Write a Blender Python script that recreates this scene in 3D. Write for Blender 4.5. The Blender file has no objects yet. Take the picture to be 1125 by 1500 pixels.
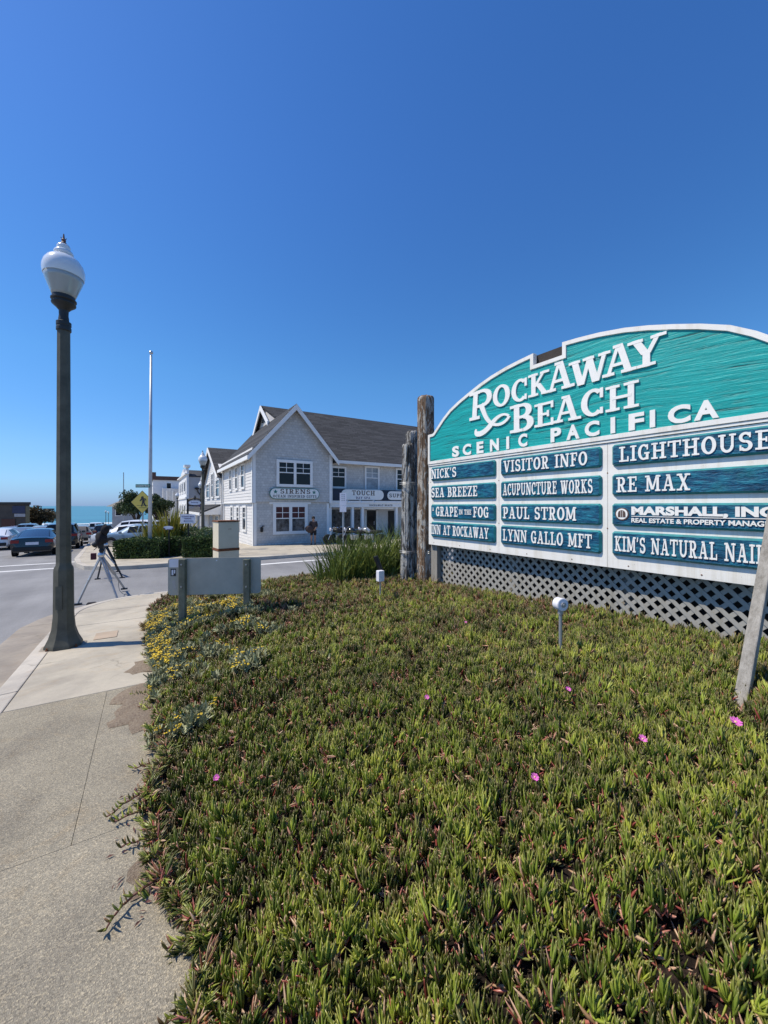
import bpy, bmesh, math, random
import numpy as np
from mathutils import Vector, Matrix, noise
random.seed(7); rng = np.random.default_rng(7)
R = math.radians; PI = math.pi
C = bpy.context.scene
# ------------------------------------------------------------ camera, sky, sun, exposure
# world axes: x across the street (towards the big sign), y along the street (towards the sea)
YAW = math.atan2(.527, .85)
EYE = 1.6
cam = bpy.data.objects.new('camera', bpy.data.cameras.new('camera')); C.collection.objects.link(cam)
cam.location = (0, 0, EYE); cam.rotation_euler = (R(90), 0, -YAW)
cam.data.sensor_fit = 'VERTICAL'; cam.data.sensor_height = 36; cam.data.sensor_width = 27
cam.data.lens = 36*560/1500; cam.data.shift_y = -9/1500
cam.data.clip_start = .05; cam.data.clip_end = 30000
C.camera = cam
SUN_EL = R(57); SUN_AZ = math.atan2(-.893, .451)
W = bpy.data.worlds.new('World'); C.world = W; W.use_nodes = True
nt = W.node_tree; bgn = nt.nodes['Background']
sky = nt.nodes.new('ShaderNodeTexSky'); sky.sky_type = 'NISHITA'; sky.sun_disc = False
sky.sun_elevation = SUN_EL; sky.sun_rotation = SUN_AZ
sky.altitude = 0; sky.air_density = 1.0; sky.dust_density = .3; sky.ozone_density = 4.0
hs = nt.nodes.new('ShaderNodeHueSaturation'); hs.inputs['Saturation'].default_value = 1.22; hs.inputs['Value'].default_value = 1.0
nt.links.new(sky.outputs[0], hs.inputs['Color'])
# the air is clearer and bluer than the model's: a smooth tint by height above the horizon
tcw = nt.nodes.new('ShaderNodeTexCoord'); spw = nt.nodes.new('ShaderNodeSeparateXYZ'); nt.links.new(tcw.outputs['Generated'], spw.inputs[0])
rw = nt.nodes.new('ShaderNodeValToRGB'); crw = rw.color_ramp
while len(crw.elements) < 6: crw.elements.new(.5)
for e, (p, c) in zip(crw.elements, [(0, (.23,.37,.82)), (.045, (.33,.475,.74)), (.12, (.45,.565,.715)), (.30, (.55,.69,.77)), (.65, (.59,.68,.84)), (1, (.56,.65,.82))]): e.position = p; e.color = (*c, 1)
nt.links.new(spw.outputs[2], rw.inputs[0])
mw = nt.nodes.new('ShaderNodeMix'); mw.data_type = 'RGBA'; mw.blend_type = 'MULTIPLY'; mw.inputs[0].default_value = 1
nt.links.new(hs.outputs[0], mw.inputs[6]); nt.links.new(rw.outputs[0], mw.inputs[7])
gw = nt.nodes.new('ShaderNodeVectorMath'); gw.operation = 'SCALE'; gw.inputs['Scale'].default_value = 1.95
nt.links.new(mw.outputs[2], gw.inputs[0]); nt.links.new(gw.outputs[0], bgn.inputs[0])
bgn.inputs[1].default_value = .105
sun = bpy.data.objects.new('sun', bpy.data.lights.new('sun', 'SUN')); C.collection.objects.link(sun)
sun.data.energy = 5.0; sun.data.angle = R(.5); sun.data.color = (1, .91, .76)
sd = Vector((math.sin(SUN_AZ)*math.cos(SUN_EL), math.cos(SUN_AZ)*math.cos(SUN_EL), math.sin(SUN_EL)))
sun.rotation_euler = (-sd).to_track_quat('-Z', 'Y').to_euler(); sun.location = (-10, 10, 30)
C.view_settings.view_transform = 'Standard'; C.view_settings.look = 'None'
C.view_settings.exposure = 0; C.view_settings.gamma = 1

# ------------------------------------------------------------ helpers
_n = math.hypot(.85, .527); CA = .85/_n; SA = .527/_n; SL = .035
def gz(v): return -SL*v                                   # the ground falls gently towards the sea
def UV(X, D): return (CA*X+SA*D, -SA*X+CA*D)              # camera-heading distances to street axes
def AT(px, py, D):
    u, v = UV((px-562.5)/560*D, D); return (u, v, EYE-(py-741)/560*D)
def ONV(px, py, v):                                       # point on a wall plane y = v
    a = (px-562.5)/560; D = v/(CA-SA*a); return (UV(a*D, D)[0], EYE-(py-741)/560*D)
def ONU(px, py, u):                                       # point on a wall plane x = u
    a = (px-562.5)/560; D = u/(CA*a+SA); return (UV(a*D, D)[1], EYE-(py-741)/560*D)
def link(o): C.collection.objects.link(o); return o
def tag(o, label=None, cat=None, group=None, kind=None):
    if label: o['label'] = label
    if cat: o['category'] = cat
    if group: o['group'] = group
    if kind: o['kind'] = kind
    return o
def root(name, loc, label, cat, group=None, rz=0):
    o = link(bpy.data.objects.new(name, None)); o.location = loc; o.rotation_euler = (0, 0, rz); o.empty_display_size = .2
    return tag(o, label, cat, group)
def chain_off(p):
    o = Vector((0, 0, 0))
    while p: o += p.location; p = p.parent
    return o
def copy_tree(o, parent=None):
    c = o.copy(); C.collection.objects.link(c); c.parent = parent
    for ch in list(o.children): copy_tree(ch, c)
    return c

class MB:
    def __init__(s, tf=None): s.v = []; s.f = []; s.m = []; s.tf = tf; s.mi = 0
    def add(s, vs, fs, mi=None):
        b = len(s.v)
        for p in vs:
            s.v.append(tuple(s.tf(p)) if s.tf else tuple(p))
        for f in fs: s.f.append(tuple(b+i for i in f)); s.m.append(s.mi if mi is None else mi)
        return s
    def box(s, x0, x1, y0, y1, z0, z1, mi=None):
        return s.add([(x0,y0,z0),(x1,y0,z0),(x1,y1,z0),(x0,y1,z0),(x0,y0,z1),(x1,y0,z1),(x1,y1,z1),(x0,y1,z1)],
                     [(3,2,1,0),(4,5,6,7),(0,1,5,4),(1,2,6,5),(2,3,7,6),(3,0,4,7)], mi)
    def prism(s, poly, fa, fb, mi=None):
        """poly: list of 2d points; fa, fb map a 2d point to the two 3d faces"""
        n = len(poly)
        return s.add([fa(p) for p in poly]+[fb(p) for p in poly],
                     [tuple(range(n))[::-1], tuple(range(n, 2*n))]+[(i, (i+1) % n, n+(i+1) % n, n+i) for i in range(n)], mi)
    def bar(s, a, b, w, h=None, mi=None, up=(0,0,1)):
        a = Vector(a); b = Vector(b); d = (b-a).normalized(); h = h or w
        x = d.cross(Vector(up))
        if x.length < .01: x = d.cross(Vector((1,0,0)))
        x.normalize(); y = x.cross(d)
        vs = [p+x*i*w/2+y*j*h/2 for p in (a, b) for i, j in ((-1,-1),(1,-1),(1,1),(-1,1))]
        return s.add(vs, [(3,2,1,0),(4,5,6,7),(0,1,5,4),(1,2,6,5),(2,3,7,6),(3,0,4,7)], mi)
    def tube(s, pts, r, n=8, mi=None):
        pts = [Vector(p) for p in pts]; vs = []; fs = []
        rr = r if isinstance(r, (list, tuple)) else [r]*len(pts)
        for k, p in enumerate(pts):
            d = (pts[min(k+1, len(pts)-1)]-pts[max(k-1, 0)]).normalized()
            x = d.cross(Vector((0,0,1)))
            if x.length < .05: x = d.cross(Vector((1,0,0)))
            x.normalize(); y = x.cross(d)
            vs += [p+(x*math.cos(2*PI*i/n)+y*math.sin(2*PI*i/n))*rr[k] for i in range(n)]
        for k in range(len(pts)-1):
            fs += [(k*n+i, k*n+(i+1) % n, (k+1)*n+(i+1) % n, (k+1)*n+i) for i in range(n)]
        fs += [tuple(range(n))[::-1], tuple(range((len(pts)-1)*n, len(pts)*n))]
        return s.add(vs, fs, mi)
    def lathe(s, c, prof, n=20, mi=None, axis='z', ph=0):
        vs = []; fs = []
        for r, h in prof:
            for i in range(n):
                a = 2*PI*i/n+ph; q = (r*math.cos(a), r*math.sin(a), h)
                if axis == 'x': q = (h, q[0], q[1])
                if axis == 'y': q = (q[0], h, q[1])
                vs.append((c[0]+q[0], c[1]+q[1], c[2]+q[2]))
        m = len(prof)
        for k in range(m-1):
            fs += [(k*n+i, k*n+(i+1) % n, (k+1)*n+(i+1) % n, (k+1)*n+i) for i in range(n)]
        fs += [tuple(range(n))[::-1], tuple(range((m-1)*n, m*n))]
        return s.add(vs, fs, mi)
    def build(s, name, mats, parent=None, smooth=False, world=True, fix=True, auto=None):
        me = bpy.data.meshes.new(name)
        off = chain_off(parent) if (parent and world) else Vector((0,0,0))
        me.from_pydata([(p[0]-off.x, p[1]-off.y, p[2]-off.z) for p in s.v], [], s.f)
        mats = mats if isinstance(mats, (list, tuple)) else [mats]
        for m in mats: me.materials.append(m)
        if len(mats) > 1: me.polygons.foreach_set('material_index', s.m)
        if fix:
            bm = bmesh.new(); bm.from_mesh(me); bmesh.ops.recalc_face_normals(bm, faces=bm.faces); bm.to_mesh(me); bm.free()
        if smooth: me.polygons.foreach_set('use_smooth', [True]*len(me.polygons))
        if auto: me.set_sharp_from_angle(angle=R(auto))
        me.update(); o = link(bpy.data.objects.new(name, me)); o.parent = parent
        return o
def bevel(o, w=.01, seg=2):
    m = o.modifiers.new('bevel', 'BEVEL'); m.width = w; m.segments = seg; m.limit_method = 'ANGLE'; m.angle_limit = R(40); return o

# ------------------------------------------------------------ materials
class N:
    def __init__(s, name):
        s.mat = bpy.data.materials.new(name); s.mat.use_nodes = True; s.t = s.mat.node_tree
        s.b = s.t.nodes['Principled BSDF']
        s.co = s.t.nodes.new('ShaderNodeTexCoord').outputs['Object']
    def L(s, a, b): s.t.links.new(a, b)
    def map(s, scale=(1,1,1), rot=(0,0,0), src=None):
        m = s.t.nodes.new('ShaderNodeMapping'); m.inputs['Scale'].default_value = scale; m.inputs['Rotation'].default_value = rot
        s.L(src or s.co, m.inputs[0]); return m.outputs[0]
    def noise(s, scale, detail=4, rough=.55, src=None, dist=0):
        n = s.t.nodes.new('ShaderNodeTexNoise'); n.inputs['Scale'].default_value = scale; n.inputs['Detail'].default_value = detail
        n.inputs['Roughness'].default_value = rough; n.inputs['Distortion'].default_value = dist
        s.L(src or s.co, n.inputs['Vector']); return n.outputs['Fac']
    def vor(s, scale, src=None, feat='F1', out='Distance'):
        n = s.t.nodes.new('ShaderNodeTexVoronoi'); n.inputs['Scale'].default_value = scale; n.feature = feat
        s.L(src or s.co, n.inputs['Vector']); return n.outputs[out]
    def ramp(s, fac, stops, interp='LINEAR'):
        r = s.t.nodes.new('ShaderNodeValToRGB'); cr = r.color_ramp; cr.interpolation = interp
        while len(cr.elements) < len(stops): cr.elements.new(.5)
        for e, (p, c) in zip(cr.elements, stops):
            e.position = p; e.color = (*c, 1) if len(c) == 3 else c
        s.L(fac, r.inputs[0]); return r.outputs[0]
    def mix(s, a, b, fac, mode='MIX'):
        m = s.t.nodes.new('ShaderNodeMix'); m.data_type = 'RGBA'; m.blend_type = mode
        for i, x in ((6, a), (7, b)):
            if isinstance(x, (tuple, list)): m.inputs[i].default_value = (*x, 1)
            else: s.L(x, m.inputs[i])
        if isinstance(fac, (int, float)): m.inputs[0].default_value = fac
        else: s.L(fac, m.inputs[0])
        return m.outputs[2]
    def math(s, op, a, b=0.5):
        m = s.t.nodes.new('ShaderNodeMath'); m.operation = op
        for i, x in ((0, a), (1, b)):
            if isinstance(x, (int, float)): m.inputs[i].default_value = x
            else: s.L(x, m.inputs[i])
        return m.outputs[0]
    def bump(s, h, strength=.3, dist=.01, prev=None):
        b = s.t.nodes.new('ShaderNodeBump'); b.inputs['Strength'].default_value = strength; b.inputs['Distance'].default_value = dist
        s.L(h, b.inputs['Height'])
        if prev: s.L(prev, b.inputs['Normal'])
        s.L(b.outputs[0], s.b.inputs['Normal']); return b.outputs[0]
    def translucent(s, col, fac):
        tr = s.t.nodes.new('ShaderNodeBsdfTranslucent'); mx = s.t.nodes.new('ShaderNodeMixShader'); out = s.t.nodes['Material Output']
        if isinstance(col, tuple): tr.inputs[0].default_value = (*col, 1)
        else: s.L(col, tr.inputs[0])
        mx.inputs[0].default_value = fac; s.L(s.b.outputs[0], mx.inputs[1]); s.L(tr.outputs[0], mx.inputs[2]); s.L(mx.outputs[0], out.inputs[0])
    def done(s, col=None, rough=.7, metal=0, spec=.4):
        if col is not None:
            if isinstance(col, tuple): s.b.inputs['Base Color'].default_value = (*col, 1)
            else: s.L(col, s.b.inputs['Base Color'])
        if isinstance(rough, (int, float)): s.b.inputs['Roughness'].default_value = rough
        else: s.L(rough, s.b.inputs['Roughness'])
        s.b.inputs['Metallic'].default_value = metal; s.b.inputs['Specular IOR Level'].default_value = spec
        return s.mat
def plain(name, col, rough=.6, metal=0, var=.15, scale=3, bump=0, spec=.4):
    n = N(name); f = n.noise(scale, 6, .65)
    lo = tuple(c*(1-var) for c in col); hi = tuple(min(1, c*(1+var)) for c in col)
    if bump: n.bump(n.noise(scale*14, 4), bump, .004)
    return n.done(n.ramp(f, [(.3, lo), (.7, hi)]), rough, metal, spec)

def m_concrete(name, base, coarse):
    n = N(name)
    big = n.noise(.9, 6, .65, dist=.6); fine = n.noise(130 if coarse else 220, 3, .7); mid = n.noise(9, 5, .7)
    lo = tuple(c*.84 for c in base); hi = tuple(c*1.12 for c in base)
    col = n.mix(n.ramp(big, [(.3, lo), (.7, hi)]), n.ramp(mid, [(.3, (.8,.8,.8)), (.7, (1.08,1.07,1.04))]), .55, 'MULTIPLY')
    if coarse:
        v = n.vor(210); sp = n.vor(210, out='Color')
        sep = n.t.nodes.new('ShaderNodeSeparateColor'); n.L(sp, sep.inputs[0])
        g = n.ramp(sep.outputs[0], [(0, (.42,.40,.38)), (.35, (.85,.82,.78)), (.72, (1.05,1,.95)), (.9, (1.9,1.75,1.5))])
        col = n.mix(col, g, .5, 'MULTIPLY')
        col = n.mix(col, n.ramp(fine, [(.36, (.6,.58,.56)), (.64, (1.22,1.2,1.16))]), .7, 'MULTIPLY')
        b = n.bump(v, .75, .004); n.bump(fine, .5, .003, b)
    else:
        col = n.mix(col, n.ramp(fine, [(.35, (.85,.85,.85)), (.65, (1.08,1.08,1.07))]), .8, 'MULTIPLY')
        n.bump(fine, .25, .002)
    # hairline cracks and rusty stains
    wv = n.t.nodes.new('ShaderNodeVectorMath'); wv.operation = 'ADD'; sc3 = n.t.nodes.new('ShaderNodeTexNoise'); sc3.inputs['Scale'].default_value = 3.5; sc3.inputs['Detail'].default_value = 6
    n.L(n.co, sc3.inputs['Vector']); sc4 = n.t.nodes.new('ShaderNodeVectorMath'); sc4.operation = 'SCALE'; sc4.inputs['Scale'].default_value = .35; n.L(sc3.outputs['Color'], sc4.inputs[0]); n.L(n.co, wv.inputs[0]); n.L(sc4.outputs[0], wv.inputs[1])
    cr = n.vor(.55, wv.outputs[0], 'DISTANCE_TO_EDGE')
    mask = n.ramp(n.noise(.7, 2), [(.54, (0,0,0)), (.64, (.5,.5,.5))])
    col = n.mix(col, (.10,.09,.07), n.mix((0,0,0), mask, n.ramp(cr, [(.0, (1,1,1)), (.006, (0,0,0))])))
    spots = n.vor(2.6); col = n.mix(col, (.06,.055,.05), n.ramp(spots, [(.012, (.8,.8,.8)), (.022, (0,0,0))]))
    dk = n.noise(1.1, 3, .5, dist=.8); col = n.mix(col, n.mix(col, (.74,.74,.76), 1, 'MULTIPLY'), n.ramp(dk, [(.5, (0,0,0)), (.66, (.75,.75,.75))]))
    st = n.noise(2.3, 5, .7, dist=1.5)
    col = n.mix(col, n.mix(col, (1.0,.84,.66), 1, 'MULTIPLY'), n.ramp(st, [(.56, (0,0,0)), (.76, (.5,.5,.5))]))
    return n.done(col, .88, 0, .3)
M = {}
M['walk_rough'] = m_concrete('exposed_aggregate', (.328,.304,.245), True)
M['walk_smooth'] = m_concrete('smooth_concrete', (.47,.425,.345), False)
M['curb'] = m_concrete('kerb_concrete', (.50,.46,.40), False)
M['gutter'] = m_concrete('gutter_concrete', (.33,.29,.24), False)
def m_asphalt():
    n = N('asphalt'); f = n.noise(60, 4, .8); b = n.noise(.35, 5, .6, dist=.5); g = n.vor(110)
    streak = n.noise(1.2, 4, .6, src=n.map((1.2,.18,1)))
    col = n.ramp(b, [(.3, (.20,.198,.20)), (.7, (.275,.272,.27))])
    col = n.mix(col, n.ramp(f, [(.3, (.7,.7,.7)), (.7, (1.25,1.25,1.25))]), .8, 'MULTIPLY')
    col = n.mix(col, n.ramp(streak, [(.35, (.82,.82,.82)), (.65, (1.1,1.1,1.1))]), .8, 'MULTIPLY')
    n.bump(g, .4, .004); return n.done(col, .85, 0, .3)
M['asphalt'] = m_asphalt()
M['paint'] = plain('road_paint', (.72,.72,.70), .7, var=.12, scale=8)
M['joint'] = plain('joint_dirt', (.07,.06,.045), .95)
def m_soil():
    n = N('garden_soil'); f = n.noise(25, 6, .8); g = n.noise(4, 4)
    col = n.ramp(f, [(.3, (.007,.005,.004)), (.5, (.02,.014,.011)), (.68, (.08,.05,.04))])
    n.bump(f, .9, .03); return n.done(col, .95, 0, .2)
M['soil'] = m_soil()
M['terrain'] = plain('dry_ground', (.16,.14,.10), .95, var=.3, scale=.1)
def m_sea():
    n = N('sea_water'); w = n.noise(.06, 6, .7, src=n.map((1,3,1), (0,0,.55)))
    c = n.noise(.012, 3, .5, src=n.map((.3,1.5,1)))
    col = n.ramp(c, [(.3, (.03,.15,.18)), (.7, (.05,.21,.235))])
    n.bump(w, .35, .6); return n.done(col, .28, 0, .35)
M['sea'] = m_sea()
M['foam'] = plain('surf_foam', (.8,.82,.82), .8, var=.1, scale=.3)
M['sand'] = plain('sand', (.38,.33,.25), .95, scale=.3)
# the big sign
def m_whitepaint(name='white_sign_paint', c=(.85,.83,.78), sc=1.0, grain=True):
    n = N(name); st = n.noise(7*sc, 6, .7, src=n.map((1,.12,1)) if grain else None)
    w = n.noise(30*sc, 5, .75, src=n.map((1,.08,1)) if grain else None)
    col = n.ramp(st, [(.25, tuple(x*.90 for x in c)), (.6, c)])
    col = n.mix(col, (.42,.41,.38), n.ramp(n.noise(16, 6, .85, src=n.map((1,.2,1))), [(.70, (0,0,0)), (.80, (.55,.55,.55))]))
    if grain:
        dr = n.noise(5, 5, .7, src=n.map((1,2.2,.16))); col = n.mix(col, n.mix(col, (.80,.77,.70), 1, 'MULTIPLY'), n.ramp(dr, [(.48, (0,0,0)), (.70, (.8,.8,.8))]))
        ch = n.noise(48, 3, .6); col = n.mix(col, (.30,.27,.22), n.ramp(ch, [(.735, (0,0,0)), (.75, (.8,.8,.8))]))
    n.bump(w, .25, .003); return n.done(col, .55, 0, .3)
M['sign_white'] = m_whitepaint()
def m_teal():
    n = N('carved_teal_cedar')
    warp = n.noise(.5, 3, .5)
    cmb = n.t.nodes.new('ShaderNodeSeparateXYZ'); n.L(n.co, cmb.inputs[0])
    # long wavy grain: height distorted slowly along the board
    zz = n.math('ADD', cmb.outputs[2], n.math('MULTIPLY', warp, .30))
    zz = n.math('ADD', zz, n.math('MULTIPLY', cmb.outputs[1], -.035))
    cb = n.t.nodes.new('ShaderNodeCombineXYZ'); n.L(cmb.outputs[0], cb.inputs[0]); n.L(n.math('MULTIPLY', cmb.outputs[1], .045), cb.inputs[1]); n.L(zz, cb.inputs[2])
    g = n.noise(34, 3, .6, src=cb.outputs[0]); g2 = n.noise(85, 3, .7, src=cb.outputs[0]); mot = n.noise(55, 4, .7, src=n.map((1,.5,1)))
    gs = n.ramp(g, [(.30, (0,0,0)), (.40, (.55,.55,.55)), (.62, (.8,.8,.8)), (.75, (1,1,1))])
    col = n.ramp(g, [(.27, (.003,.09,.095)), (.38, (.004,.29,.285)), (.7, (.008,.41,.395))])
    col = n.mix(col, n.ramp(mot, [(.3, (.85,.88,.88)), (.7, (1.12,1.08,1.08))]), .8, 'MULTIPLY')
    h = n.math('ADD', gs, n.math('MULTIPLY', g2, .35)); h = n.math('ADD', h, n.math('MULTIPLY', mot, .25))
    n.bump(h, .65, .010); return n.done(col, .5, 0, .3)
M['teal'] = m_teal()
def m_blueboard():
    n = N('hewn_blue_board'); g = n.noise(26, 4, .7, src=n.map((1,.28,1.3))); f = n.noise(70, 3, .7, src=n.map((1,.35,1)))
    col = n.ramp(g, [(.3, (.004,.028,.065)), (.5, (.009,.082,.165)), (.68, (.02,.21,.31))])
    col = n.mix(col, (.02,.25,.26), n.ramp(n.noise(5, 4), [(.5, (0,0,0)), (.75, (.45,.45,.45))]))
    n.bump(n.math('ADD', g, n.math('MULTIPLY', f, .35)), .9, .016); return n.done(col, .5, 0, .15)
M['blue'] = m_blueboard()
M['blue_edge'] = plain('teal_board_edge', (.02,.20,.22), .45, var=.3, scale=12, bump=.2)
M['letter'] = plain('white_letter_paint', (.86,.845,.80), .5, var=.06, scale=10, bump=.08)
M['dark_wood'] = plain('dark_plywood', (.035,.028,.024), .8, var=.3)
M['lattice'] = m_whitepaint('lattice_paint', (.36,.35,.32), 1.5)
def m_pile(name, a, b, cdark, cover):
    n = N(name); st = n.noise(16, 7, .8, src=n.map((1,1,.10))); pl = n.noise(9, 6, .75, src=n.map((1,1,.34)), dist=.8); ck = n.noise(30, 4, .7, src=n.map((1,1,.05)))
    wood = n.ramp(st, [(.25, cdark), (.5, a), (.75, tuple(x*1.5 for x in a))])
    col = n.mix(wood, b, n.ramp(pl, [(cover, (0,0,0)), (cover+.06, (.85,.85,.85))]))
    col = n.mix(col, (.018,.014,.012), n.ramp(ck, [(.30, (1,1,1)), (.37, (0,0,0))]))
    h = n.math('ADD', n.math('MULTIPLY', pl, .8), n.math('MULTIPLY', ck, .8)); n.bump(h, 1, .05)
    return n.done(col, .85, 0, .2)
M['pile_brown'] = m_pile('weathered_brown_pile', (.19,.125,.08), (.52,.50,.45), (.035,.022,.015), .50)
M['pile_grey'] = m_pile('peeling_grey_pile', (.11,.10,.09), (.50,.50,.48), (.02,.018,.016), .475)
def m_greywood():
    n = N('grey_timber'); st = n.noise(20, 6, .8, src=n.map((1,1,.06))); ck = n.noise(60, 3, .7, src=n.map((1,1,.03)))
    col = n.ramp(st, [(.3, (.17,.155,.13)), (.6, (.34,.32,.285)), (.8, (.42,.40,.36))])
    n.bump(n.math('ADD', st, ck), .5, .01); return n.done(col, .85, 0, .2)
M['greywood'] = m_greywood()
# houses
def m_lap(name, c, brick=True, sc=1.0):
    n = N(name); f = n.noise(5, 5, .7); g = n.noise(45, 3, .7, src=n.map((1,1,.2)))
    col = n.mix(n.ramp(f, [(.3, tuple(x*.88 for x in c)), (.7, tuple(x*1.08 for x in c))]), n.ramp(g, [(.3, (.86,.86,.88)), (.7, (1.08,1.08,1.06))]), .8, 'MULTIPLY')
    if brick:
        sp = n.t.nodes.new('ShaderNodeSeparateXYZ'); n.L(n.co, sp.inputs[0]); cb = n.t.nodes.new('ShaderNodeCombineXYZ')
        n.L(n.math('ADD', sp.outputs[0], sp.outputs[1]), cb.inputs[0]); n.L(sp.outputs[2], cb.inputs[1])
        b = n.t.nodes.new('ShaderNodeTexBrick'); b.inputs['Scale'].default_value = 1; b.inputs['Brick Width'].default_value = .2; b.inputs['Row Height'].default_value = .16
        b.inputs['Mortar Size'].default_value = .007; b.inputs['Color1'].default_value = (.84,.84,.84,1); b.inputs['Color2'].default_value = (1.05,1.05,1.05,1); b.inputs['Mortar'].default_value = (.6,.6,.6,1)
        n.L(cb.outputs[0], b.inputs[0]); col = n.mix(col, b.outputs[0], .8, 'MULTIPLY')
    n.bump(g, .3, .004); return n.done(col, .75, 0, .25)
M['shingle'] = m_lap('grey_shingle', (.62,.605,.575))
M['siding'] = m_lap('pale_lap_siding', (.70,.69,.67), False)
M['trim'] = plain('white_trim', (.82,.81,.78), .5, var=.05)
M['white_wall'] = plain('white_stucco', (.70,.71,.72), .8, var=.07, scale=1)
M['grey_wall'] = plain('grey_stucco', (.36,.37,.39), .85, var=.1, scale=1)
def m_roof(name, c):
    n = N(name); b = n.t.nodes.new('ShaderNodeTexBrick'); b.inputs['Brick Width'].default_value = .9; b.inputs['Row Height'].default_value = .145; b.inputs['Scale'].default_value = 1
    b.inputs['Mortar Size'].default_value = .015; b.offset = .37
    for k, m_ in (('Color1', .75), ('Color2', 1.3), ('Mortar', .42)): b.inputs[k].default_value = (*[x*m_ for x in c], 1)
    sp = n.t.nodes.new('ShaderNodeSeparateXYZ'); n.L(n.co, sp.inputs[0]); cb = n.t.nodes.new('ShaderNodeCombineXYZ')
    n.L(n.math('ADD', sp.outputs[0], n.math('MULTIPLY', n.noise(3), .3)), cb.inputs[0]); n.L(sp.outputs[2], cb.inputs[1]); n.L(cb.outputs[0], b.inputs[0])
    col = n.mix(b.outputs[0], n.ramp(n.noise(30, 4, .8), [(.3, (.7,.7,.7)), (.7, (1.3,1.3,1.3))]), .8, 'MULTIPLY')
    n.bump(b.outputs[1], .5, .02); return n.done(col, .9, 0, .2)
M['roof'] = m_roof('dark_roof_shingle', (.062,.063,.066))
M['roof_brown'] = plain('brown_roof', (.10,.06,.05), .85)
def m_glass(name, c=(.012,.014,.016), r=.06):
    n = N(name); return n.done(c, r, 0, .25)
M['glass'] = m_glass('dark_window_glass'); M['glass_pale'] = plain('curtained_glass', (.30,.32,.34), .15, var=.4, scale=2)
M['shop_glass'] = plain('shop_window_display', (.10,.10,.10), .12, var=.9, scale=4)
M['red_pane'] = plain('red_shop_display', (.06,.008,.010), .3, var=.8, scale=9)  # dark red colour for the upper panes of the lower shop window
M['navy'] = plain('navy_fascia', (.012,.022,.045), .5)
M['sign_cream'] = plain('painted_sign_board', (.82,.82,.78), .5, var=.05)
M['sign_green'] = plain('sign_green_trim', (.02,.17,.14), .5)
M['ink'] = plain('dark_lettering', (.03,.03,.035), .6); M['ink_brown'] = plain('brown_lettering', (.09,.06,.05), .6); M['purple'] = plain('purple_lettering', (.07,.04,.14), .6)
M['black'] = plain('black_plastic', (.012,.012,.013), .5); M['rubber'] = plain('tyre_rubber', (.015,.015,.016), .85)
M['lamp_post'] = plain('bronze_green_post', (.095,.090,.066), .62, var=.35, scale=5, bump=.35)
M['lamp_metal'] = plain('lamp_fitting', (.03,.032,.032), .5)
M['chrome'] = plain('brushed_metal', (.55,.55,.56), .3, .9); M['steel'] = plain('galvanised_steel', (.38,.39,.40), .5, .6, var=.15)
M['flag_pole'] = plain('pale_pole_paint', (.50,.53,.56), .45, .2)
M['rust'] = plain('rust', (.16,.06,.025), .85, var=.5, scale=20)
def m_cabinet():
    n = N('cream_cabinet_paint'); sp = n.t.nodes.new('ShaderNodeSeparateXYZ'); n.L(n.co, sp.inputs[0])
    r1 = n.noise(6, 6, .8, src=n.map((1,1,.5)))
    base = n.ramp(n.noise(3, 4), [(.3, (.60,.54,.40)), (.7, (.68,.62,.48))])
    col = n.mix(base, (.20,.08,.03), n.ramp(r1, [(.62, (0,0,0)), (.72, (.8,.8,.8))]))
    return n.done(col, .6, 0, .3)
M['cabinet'] = m_cabinet()
M['plate_back'] = plain('sign_back_metal', (.43,.41,.35), .6, .0, var=.12, scale=4)
M['green_wood'] = plain('green_grey_post', (.13,.135,.10), .8, var=.35, scale=8, bump=.3)
M['yellow'] = plain('warning_yellow', (.62,.48,.10), .5, var=.06); M['street_green'] = plain('street_sign_green', (.01,.16,.10), .5, var=.05)
M['sign_white2'] = plain('sign_face_white', (.72,.71,.76), .5, var=.04)
M['brown_wall'] = plain('brown_block_wall', (.085,.068,.055), .85, var=.2, scale=.6); M['purple_wall'] = plain('dark_blue_panel', (.04,.045,.085), .7)
def m_leaf(name, c1, c2, rough=.5, trans=True):
    n = N(name); i = n.t.nodes.new('ShaderNodeAttribute'); i.attribute_name = 'shade'
    col = n.mix(c1, c2, i.outputs['Fac'])
    n.translucent(col, .15)
    return n.done(col, rough, 0, .3)
M['hedge'] = m_leaf('hedge_leaf', (.022,.045,.012), (.10,.16,.035)); M['tree'] = m_leaf('tree_leaf', (.02,.04,.016), (.08,.12,.04))
M['red_tree'] = m_leaf('bronze_tree_leaf', (.04,.05,.02), (.17,.11,.06)); M['yucca'] = m_leaf('strap_leaf', (.045,.075,.018), (.26,.31,.07), .4)
M['flax'] = m_leaf('yellow_flax_leaf', (.10,.12,.02), (.42,.36,.06), .5); M['bark'] = plain('bark', (.06,.045,.035), .95, var=.4, scale=9, bump=.6)
M['shrub'] = m_leaf('pale_shrub_leaf', (.05,.09,.03), (.20,.26,.12))
def m_globe():
    n = N('frosted_globe'); n.b.inputs['Transmission Weight'].default_value = .0
    n.b.inputs['Subsurface Weight'].default_value = .6; n.b.inputs['Subsurface Radius'].default_value = (.12,.12,.12); n.b.inputs['Coat Weight'].default_value = .6; n.b.inputs['Coat Roughness'].default_value = .08
    return n.done((.74,.77,.80), .2, 0, .5)
M['globe'] = m_globe(); M['globe_low'] = m_globe(); M['globe_low'].name = 'lower_globe_glass'
M['globe_low'].node_tree.nodes['Principled BSDF'].inputs['Base Color'].default_value = (.40,.43,.42, 1)  # same globe material with a darker grey base for the lower half
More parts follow.
